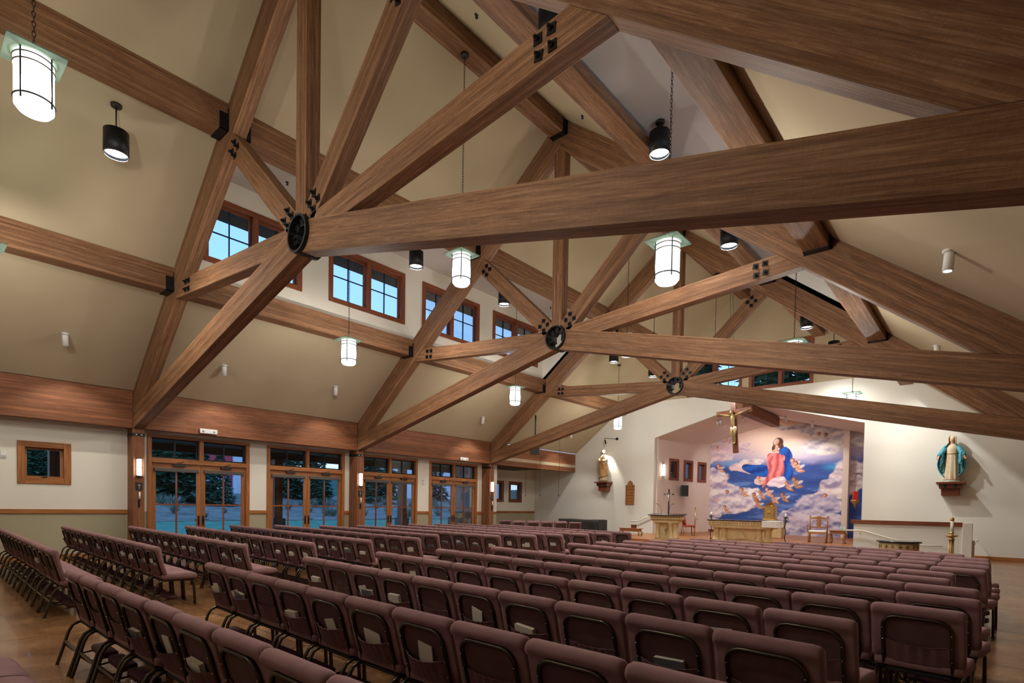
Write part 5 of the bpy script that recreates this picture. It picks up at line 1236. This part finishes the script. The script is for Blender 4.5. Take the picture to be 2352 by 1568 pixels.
k = MB(); k.ball((.02, .0, 1.545), .10, 16, 10, (.85, .95, .95)); k.ball((.02, .065, 1.425), .052, 12, 8, (.9, .7, 1.1)); k.build('hair', 'hair_brown', s2)
k = MB(); k.lathe([(.05, 1.06), (.085, 1.12), (.08, 1.22), (.05, 1.32), (.02, 1.36)], (-.10, .15, 0), 16, sy=.8, mod=lambda a, i: fold(a, 5, i, .05)); k.build('child_robe', 'cream_robe', s2)
k = MB(); face(k, (-.105, .15, 1.405), .62); k.tube([(-.06, .18, 1.28), (-.02, .22, 1.22), (.02, .22, 1.25)], .02, 8); k.tube([(-.12, .19, 1.1), (-.10, .24, 1.03), (-.09, .22, .96)], [.035, .03, .022], 8); k.build('child', 'skin', s2)
MB().ball((-.108, .135, 1.43), .062, 12, 8, (.9, .95, .9)).build('child_hair', 'hair_brown', s2)

# ------------------------------------------------------------------ hanging crucifix
cxp = on(1690, 1040, 'Y', 22.5)
cf = thing('hanging_crucifix', 'large brown crucifix with bronze figure hanging in front of the mural', 'crucifix', (cxp.x, 22.5, cxp.z)); cf.rotation_euler = (0, -.075, 0)
MB().box((-.10, -.05, 0), (.10, .05, 2.32)).build('upright', 'cherry', cf, bevel=.008); MB().box((-.68, -.056, 1.56), (.68, .056, 1.74)).build('crossbeam', 'cherry', cf, bevel=.008)
MB().lathe([(.055, 0), (.05, .012)], seg=18, sy=.6).build('title_plaque', 'linen', cf).matrix_local = Matrix.Translation((0, -.052, 2.14)) @ Matrix.Rotation(PI/2, 4, 'X')
k = MB(); y = -.14
k.tube([(0, y, .98), (0, y-.02, 1.10), (.0, y-.03, 1.25), (0, y-.03, 1.40), (0, y-.02, 1.50)], [.085, .09, .10, .125, .06], 14, flat=(1, .7))
for q in (-1, 1):
    k.tube([(q*.09, y-.02, 1.47), (q*.30, y+.0, 1.54), (q*.48, y+.03, 1.60), (q*.58, -.07, 1.645)], [.045, .038, .028, .022], 10); hand(k, (q*.58, -.075, 1.645), (q, 0, .25), (0, -1, 0), .9)
    k.tube([(q*.045, y, 1.0), (q*.06, y-.06, .80), (q*.03, y-.05, .68), (q*.03, y+.01, .48), (q*.015, y+.03, .40)], [.062, .056, .045, .036, .028], 10); k.tube([(q*.02, y+.02, .42), (q*.02, y-.06, .35)], [.03, .022], 8)
k.tube([(0, y-.02, 1.49), (-.02, y-.04, 1.56)], .045, 10); k.ball((-.035, y-.06, 1.615), .08, 14, 10, (.8, .9, 1.1)); k.build('corpus', 'corpus', cf)
k = MB(); k.lathe([(.11, .86), (.125, .95), (.11, 1.04)], (0, y, 0), 16, sy=.75, mod=lambda a, i: fold(a, 6, i, .06)); k.build('loincloth', 'candle_white', cf); k = MB(); k.ball((-.04, y-.045, 1.64), .085, 12, 8, (.85, .85, .95)); k.build('hair', 'hair_brown', cf)
for q in (-1, 1): MB().tube([(q*.05, .03, 2.32), (q*.05+.12, .03, 6.4)], .006, 5).build('hanging_wire', 'dark_metal', cf)
# ------------------------------------------------------------------ outside: porch, lawn, slope, trees, school building
def gz(X, Y=0):                        # outside ground height
    d = -X-17.6
    if d < 9: return -.06
    if d < 14: return -.06+.05*(d-9)/5
    return -.01+.42+min(1.75, .095*(d-14))
pv = MB(); pv.box((-22.0, -30, -.12), (-17.6, 60, -.02)); tag(pv.build('porch_paving', 'gravel'), kind='structure')
lb = MB(); xs = [-22, -24, -26.6, -29, -31.6]
for a, b in zip(xs, xs[1:]):
    lb.hexa([(b, -60, -1), (a, -60, -1), (a, 90, -1), (b, 90, -1), (b, -60, gz(b)), (a, -60, gz(a)), (a, 90, gz(a)), (b, 90, gz(b))], (0, 1, 0))
struct(lb.build('lawn', 'grass'))
sb = MB(); xs = [-31.9, -36, -42, -50, -64, -140]
for a, b in zip(xs, xs[1:]):
    sb.hexa([(b, -120, -1), (a, -120, -1), (a, 170, -1), (b, 170, -1), (b, -120, gz(b)), (a, -120, gz(a)), (a, 170, gz(a)), (b, 170, gz(b))], (0, 1, 0))
struct(sb.build('hillside', 'dry_grass'))
rk = random.Random(9)
wl = thing('dry_stone_wall', 'low dry stone wall between the lawn and the dry grass slope', 'wall', (-31.75, 20, -.02))
STN = []
for i in range(6):
    m = MB(); vs = [Vector(p) for p in ((-.22, -.3, 0), (.22, -.3, 0), (.22, .3, 0), (-.22, .3, 0), (-.2, -.28, .2), (.2, -.28, .2), (.2, .28, .2), (-.2, .28, .2))]
    m.hexa([v+Vector((rk.uniform(-.03, .03), rk.uniform(-.05, .05), rk.uniform(-.02, .02))) for v in vs], (0, 1, 0)); STN.append(m.mesh('stone', 'rock'))
for lay in range(2):
    y = -22.0+lay*.3
    while y < 42: inst(rk.choice(STN), 'stone', wl, (rk.uniform(-.04, .04), y-0, lay*.2), (0, 0, rk.choice((0, PI)))); y += rk.uniform(.56, .64)
# porch roof and posts
pr_ = MB(); pr_.box((-21.4, -8, 3.42), (-17.6, 22.5, 3.55)); pr_.box((-21.4, -8, 3.18), (-21.1, 22.5, 3.42)); struct(pr_.build('ceiling_porch', 'porch'))
for y in (3.5, 10.3, 16.4, 19.8):
    nm = {3.5: 'outside the column farthest from the altar', 10.3: 'seen through the second door pair', 16.4: 'seen through the third door pair', 19.8: 'seen through the last door pair'}[y]
    T = thing('porch_post', 'square brown porch post '+nm, 'post', (-21.25, y, -.02)); MB().box((-.16, -.16, 0), (.16, .16, 3.2), (0, 0, 1)).build('shaft', 'beam_smooth', T, bevel=.01); MB().box((-.24, -.24, 0), (.24, .24, .9), (0, 0, 1)).build('base', 'rock', T)
# dormer eaves seen from inside
ev = MB()
for s in (0, 1):
    q = (lambda X: X) if s == 0 else mx
    ev.box((q(-15.3), DY0-.3, 8.75), (q(-14.2), DY1+.3, 8.9)); 
ev.box((-12, YA+.3, 8.75), (-4.4, YA+.32, 8.76))
struct(ev.build('ceiling_eaves', 'porch'))
# pines: trunk plus tufted crown
def pine_crown(seed, H, R, n=420):
    r = random.Random(seed); vs = []; fs = []
    for i in range(n):
        t = r.random()**1.1; z = H*(.03+.97*t); rad = R*(1-t)**.8*(.35+.65*r.random())+.12; a = r.uniform(0, 2*PI)
        c = Vector((rad*math.cos(a), rad*math.sin(a), z)); s = R*.26*(1.15-.6*t)*r.uniform(.7, 1.3)
        # a drooping tuft of three blades
        for k in range(3):
            b = a+r.uniform(-1.2, 1.2); d = Vector((math.cos(b), math.sin(b), r.uniform(-.5, .25)))*s; w = Vector((-math.sin(b), math.cos(b), r.uniform(-.4, .4)))*s*.42
            o = len(vs); vs += [c-d*.3, c+w+d*.3, c+d, c-w+d*.3]; fs.append((o, o+1, o+2, o+3))
    m = MB(); m.add(vs, fs); return m
CR_ = []
for i in range(4):
    H = 10+i*.8; m = pine_crown(50+i, H, 2.5+.25*i, 900); CR_.append((m.mesh('crown', 'foliage'), H))
TRUNK = MB().tube([(0, 0, -.5), (.03, 0, 4), (0, .02, 9)], [.22, .16, .05], 8).mesh('trunk', 'bark')
def pine(x, y, i, sc, label):
    T = thing('pine_tree', label, 'tree', (x, y, gz(x)-.05), rk.uniform(0, 6), 'pine trees on the slope'); T.scale = (sc, sc, sc)
    me, H = CR_[i % 4]; c = inst(me, 'crown', T); c['kind'] = 'stuff'; inst(TRUNK, 'trunk', T)
for (px, X, i, sc, nm) in ((372, -44, 0, .95, 'dark pine seen through the first door leaf'), (398, -52, 1, .9, 'pine beside the dark one, through the first door'), (425, -42, 2, .62, 'small open pine through the first door pair'), (505, -40, 3, .30, 'young pine in front of the red building'), (700, -46, 1, .62, 'pine in front of the pale building, second door'), (733, -42, 2, .40, 'bushy young pine, second door pair'), (632, -50, 0, .8, 'pine at the edge of the second door'), (870, -44, 3, .62, 'pine filling the third door leaf'), (1000, -48, 0, .55, 'pine seen through the last door pair'), (845, -58, 1, .7, 'distant pine behind the third door')):
    p = on(px, 1150, 'X', X); pine(X, p.y, i, sc, nm)
k_ = 0
for j in range(14):      # conifer belt seen through the small square window and the high windows
    X = -98-(j % 2)*11; p = on(30+j*11, 1080, 'X', X); pine(X, p.y, j, .62+.22*rk.random(), 'conifer in the dark belt seen through the small square window'); k_ += 1
for j in range(10):
    pine(-26+j*3.6+rk.uniform(-.4, .4), 44+(j % 2)*7, j, 1.45+.3*rk.random(), 'tall conifer outside the high windows over the altar')
# sage clumps on the slope
SG = []
for i in range(3):
    m = MB(); r = random.Random(80+i); vs = []; fs = []
    for q in range(70):
        a = r.uniform(0, 2*PI); d = Vector((math.cos(a)*r.uniform(.1, .6), math.sin(a)*r.uniform(.1, .6), r.uniform(.3, .8))); b = Vector((-d.y, d.x, 0))*.12+Vector((0, 0, .02)); o = len(vs)
        vs += [d*.1-b, d*.1+b, d]; fs.append((o, o+1, o+2))
    m.add(vs, fs); SG.append(m.mesh('clump', 'sage'))
for j in range(60):
    X = -33-rk.random()*9; y = rk.uniform(2, 44); o = inst(rk.choice(SG), 'sagebrush', None, (X, y, gz(X)-.02), (0, 0, rk.uniform(0, 6))); s = rk.uniform(.6, 1.3); o.scale = (s, s, s*.9)
    tag(o, 'pale grey-green sagebrush clump on the slope beyond the stone wall', 'bush', 'sagebrush on the slope')
# buildings beyond the slope
def building(name, label, x, y0, y1, h, z, wallm, upper=None, wins=()):
    T = thing(name, label, 'building', (x, (y0+y1)/2, z)); w = y1-y0
    MB().box((-8, -w/2, -2), (0, w/2, h)).build('wall', wallm, T)
    for (a, b, c, d, cols, lit) in wins:
        f = MB(); f.box((0, a-.12, c-.12), (.08, b+.12, d+.12)); wf = f.build('window', 'device_white', T)
        for k in range(cols):
            for r_ in range(2):
                q = MB(); q.box((.08, lerp(a, b, k/cols)+.05, lerp(c, d, r_/2)+.05), (.10, lerp(a, b, (k+1)/cols)-.05, lerp(c, d, (r_+1)/2)-.05)); q.build('pane', 'far_lit' if lit else 'far_glass', wf)
    return T
p0, p1, p2 = on(465, 1083, 'X', -70), on(533, 1083, 'X', -70), on(560, 1083, 'X', -70)
def yy(px): return on(px, 1100, 'X', -70).y
def zz(py, px=500): return on(px, py, 'X', -70).z
T = building('school_building', 'distant building with red upper storey and grid windows', -70, yy(440), yy(531), 7, zz(1118), 'siding')
w_ = yy(531)-yy(440); yc = (yy(531)+yy(440))/2; zb_ = zz(1118)
MB().box((0, -w_/2, 0), (.25, w_/2, 5.5)).build('red_storey', 'brick_red', T); MB().box((0, -w_/2, -.35), (.4, w_/2, -.02)).build('band', 'device_white', T)
for a, b, c, d, cols in ((472, 526, 1109, 1093, 4),):
    f = MB(); f.box((.25, yy(a)-yc, zz(c)-zb_), (.32, yy(b)-yc, zz(d)-zb_)); wf = f.build('window', 'device_white', T)
    for k in range(cols):
        for r_ in range(3):
            A_, B_ = lerp(yy(a), yy(b), k/cols)-yc+.05, lerp(yy(a), yy(b), (k+1)/cols)-yc-.05; C1, D1 = lerp(zz(c), zz(d), r_/3)-zb_+.03, lerp(zz(c), zz(d), (r_+1)/3)-zb_-.03
            MB().box((.32, A_, C1), (.34, B_, D1)).build('pane', 'far_glass', wf)
f = MB(); f.box((0, yy(472)-yc, zz(1134)-zb_), (.06, yy(505)-yc, zz(1123)-zb_)); wf = f.build('window', 'device_white', T)
for k in range(3): MB().box((.06, lerp(yy(472), yy(505), k/3)-yc+.05, zz(1134)-zb_+.08), (.08, lerp(yy(472), yy(505), (k+1)/3)-yc-.05, zz(1123)-zb_-.05)).build('pane', 'far_glass', wf)
building('pale_building', 'distant pale lavender building next to the red storey', -69.5, yy(532), yy(600), 9, zz(1135), 'siding', wins=((yy(548)-(yy(532)+yy(600))/2, yy(556)-(yy(532)+yy(600))/2, .4, 1.4, 1, True),))
building('lit_building', 'distant building with a warm lit window beyond the second door', -74, yy(640), yy(700), 8, zz(1128), 'siding', wins=((-2.2, .6, 1.0, 3.0, 3, True), (1.4, 3.6, 1.0, 3.0, 2, False)))
building('white_building', 'distant white sided building beyond the third and fourth doors', -66, yy(880)-2, yy(1060)+6, 10, zz(1150), 'siding', wins=((-6, -3, 2, 4.4, 2, False), (2, 5, 2, 4.4, 2, False)))
# far hills close the view
hl = MB(); r = random.Random(3)
prev = None
for i in range(40):
    y = -150+i*12; h_ = 7.5+1.2*math.sin(i*.7)+1.0*r.random()
    if prev: hl.add([(-138, prev[0], 0), (-138, y, 0), (-150, y, h_), (-150, prev[0], prev[1])], [(0, 1, 2, 3)])
    prev = (y, h_)
struct(hl.build('hills', 'foliage_far'))
bgp = MB().box((-140, 32.2, -1.2), (60, 120, -.1)); struct(bgp.build('rear_ground', 'dry_grass'))
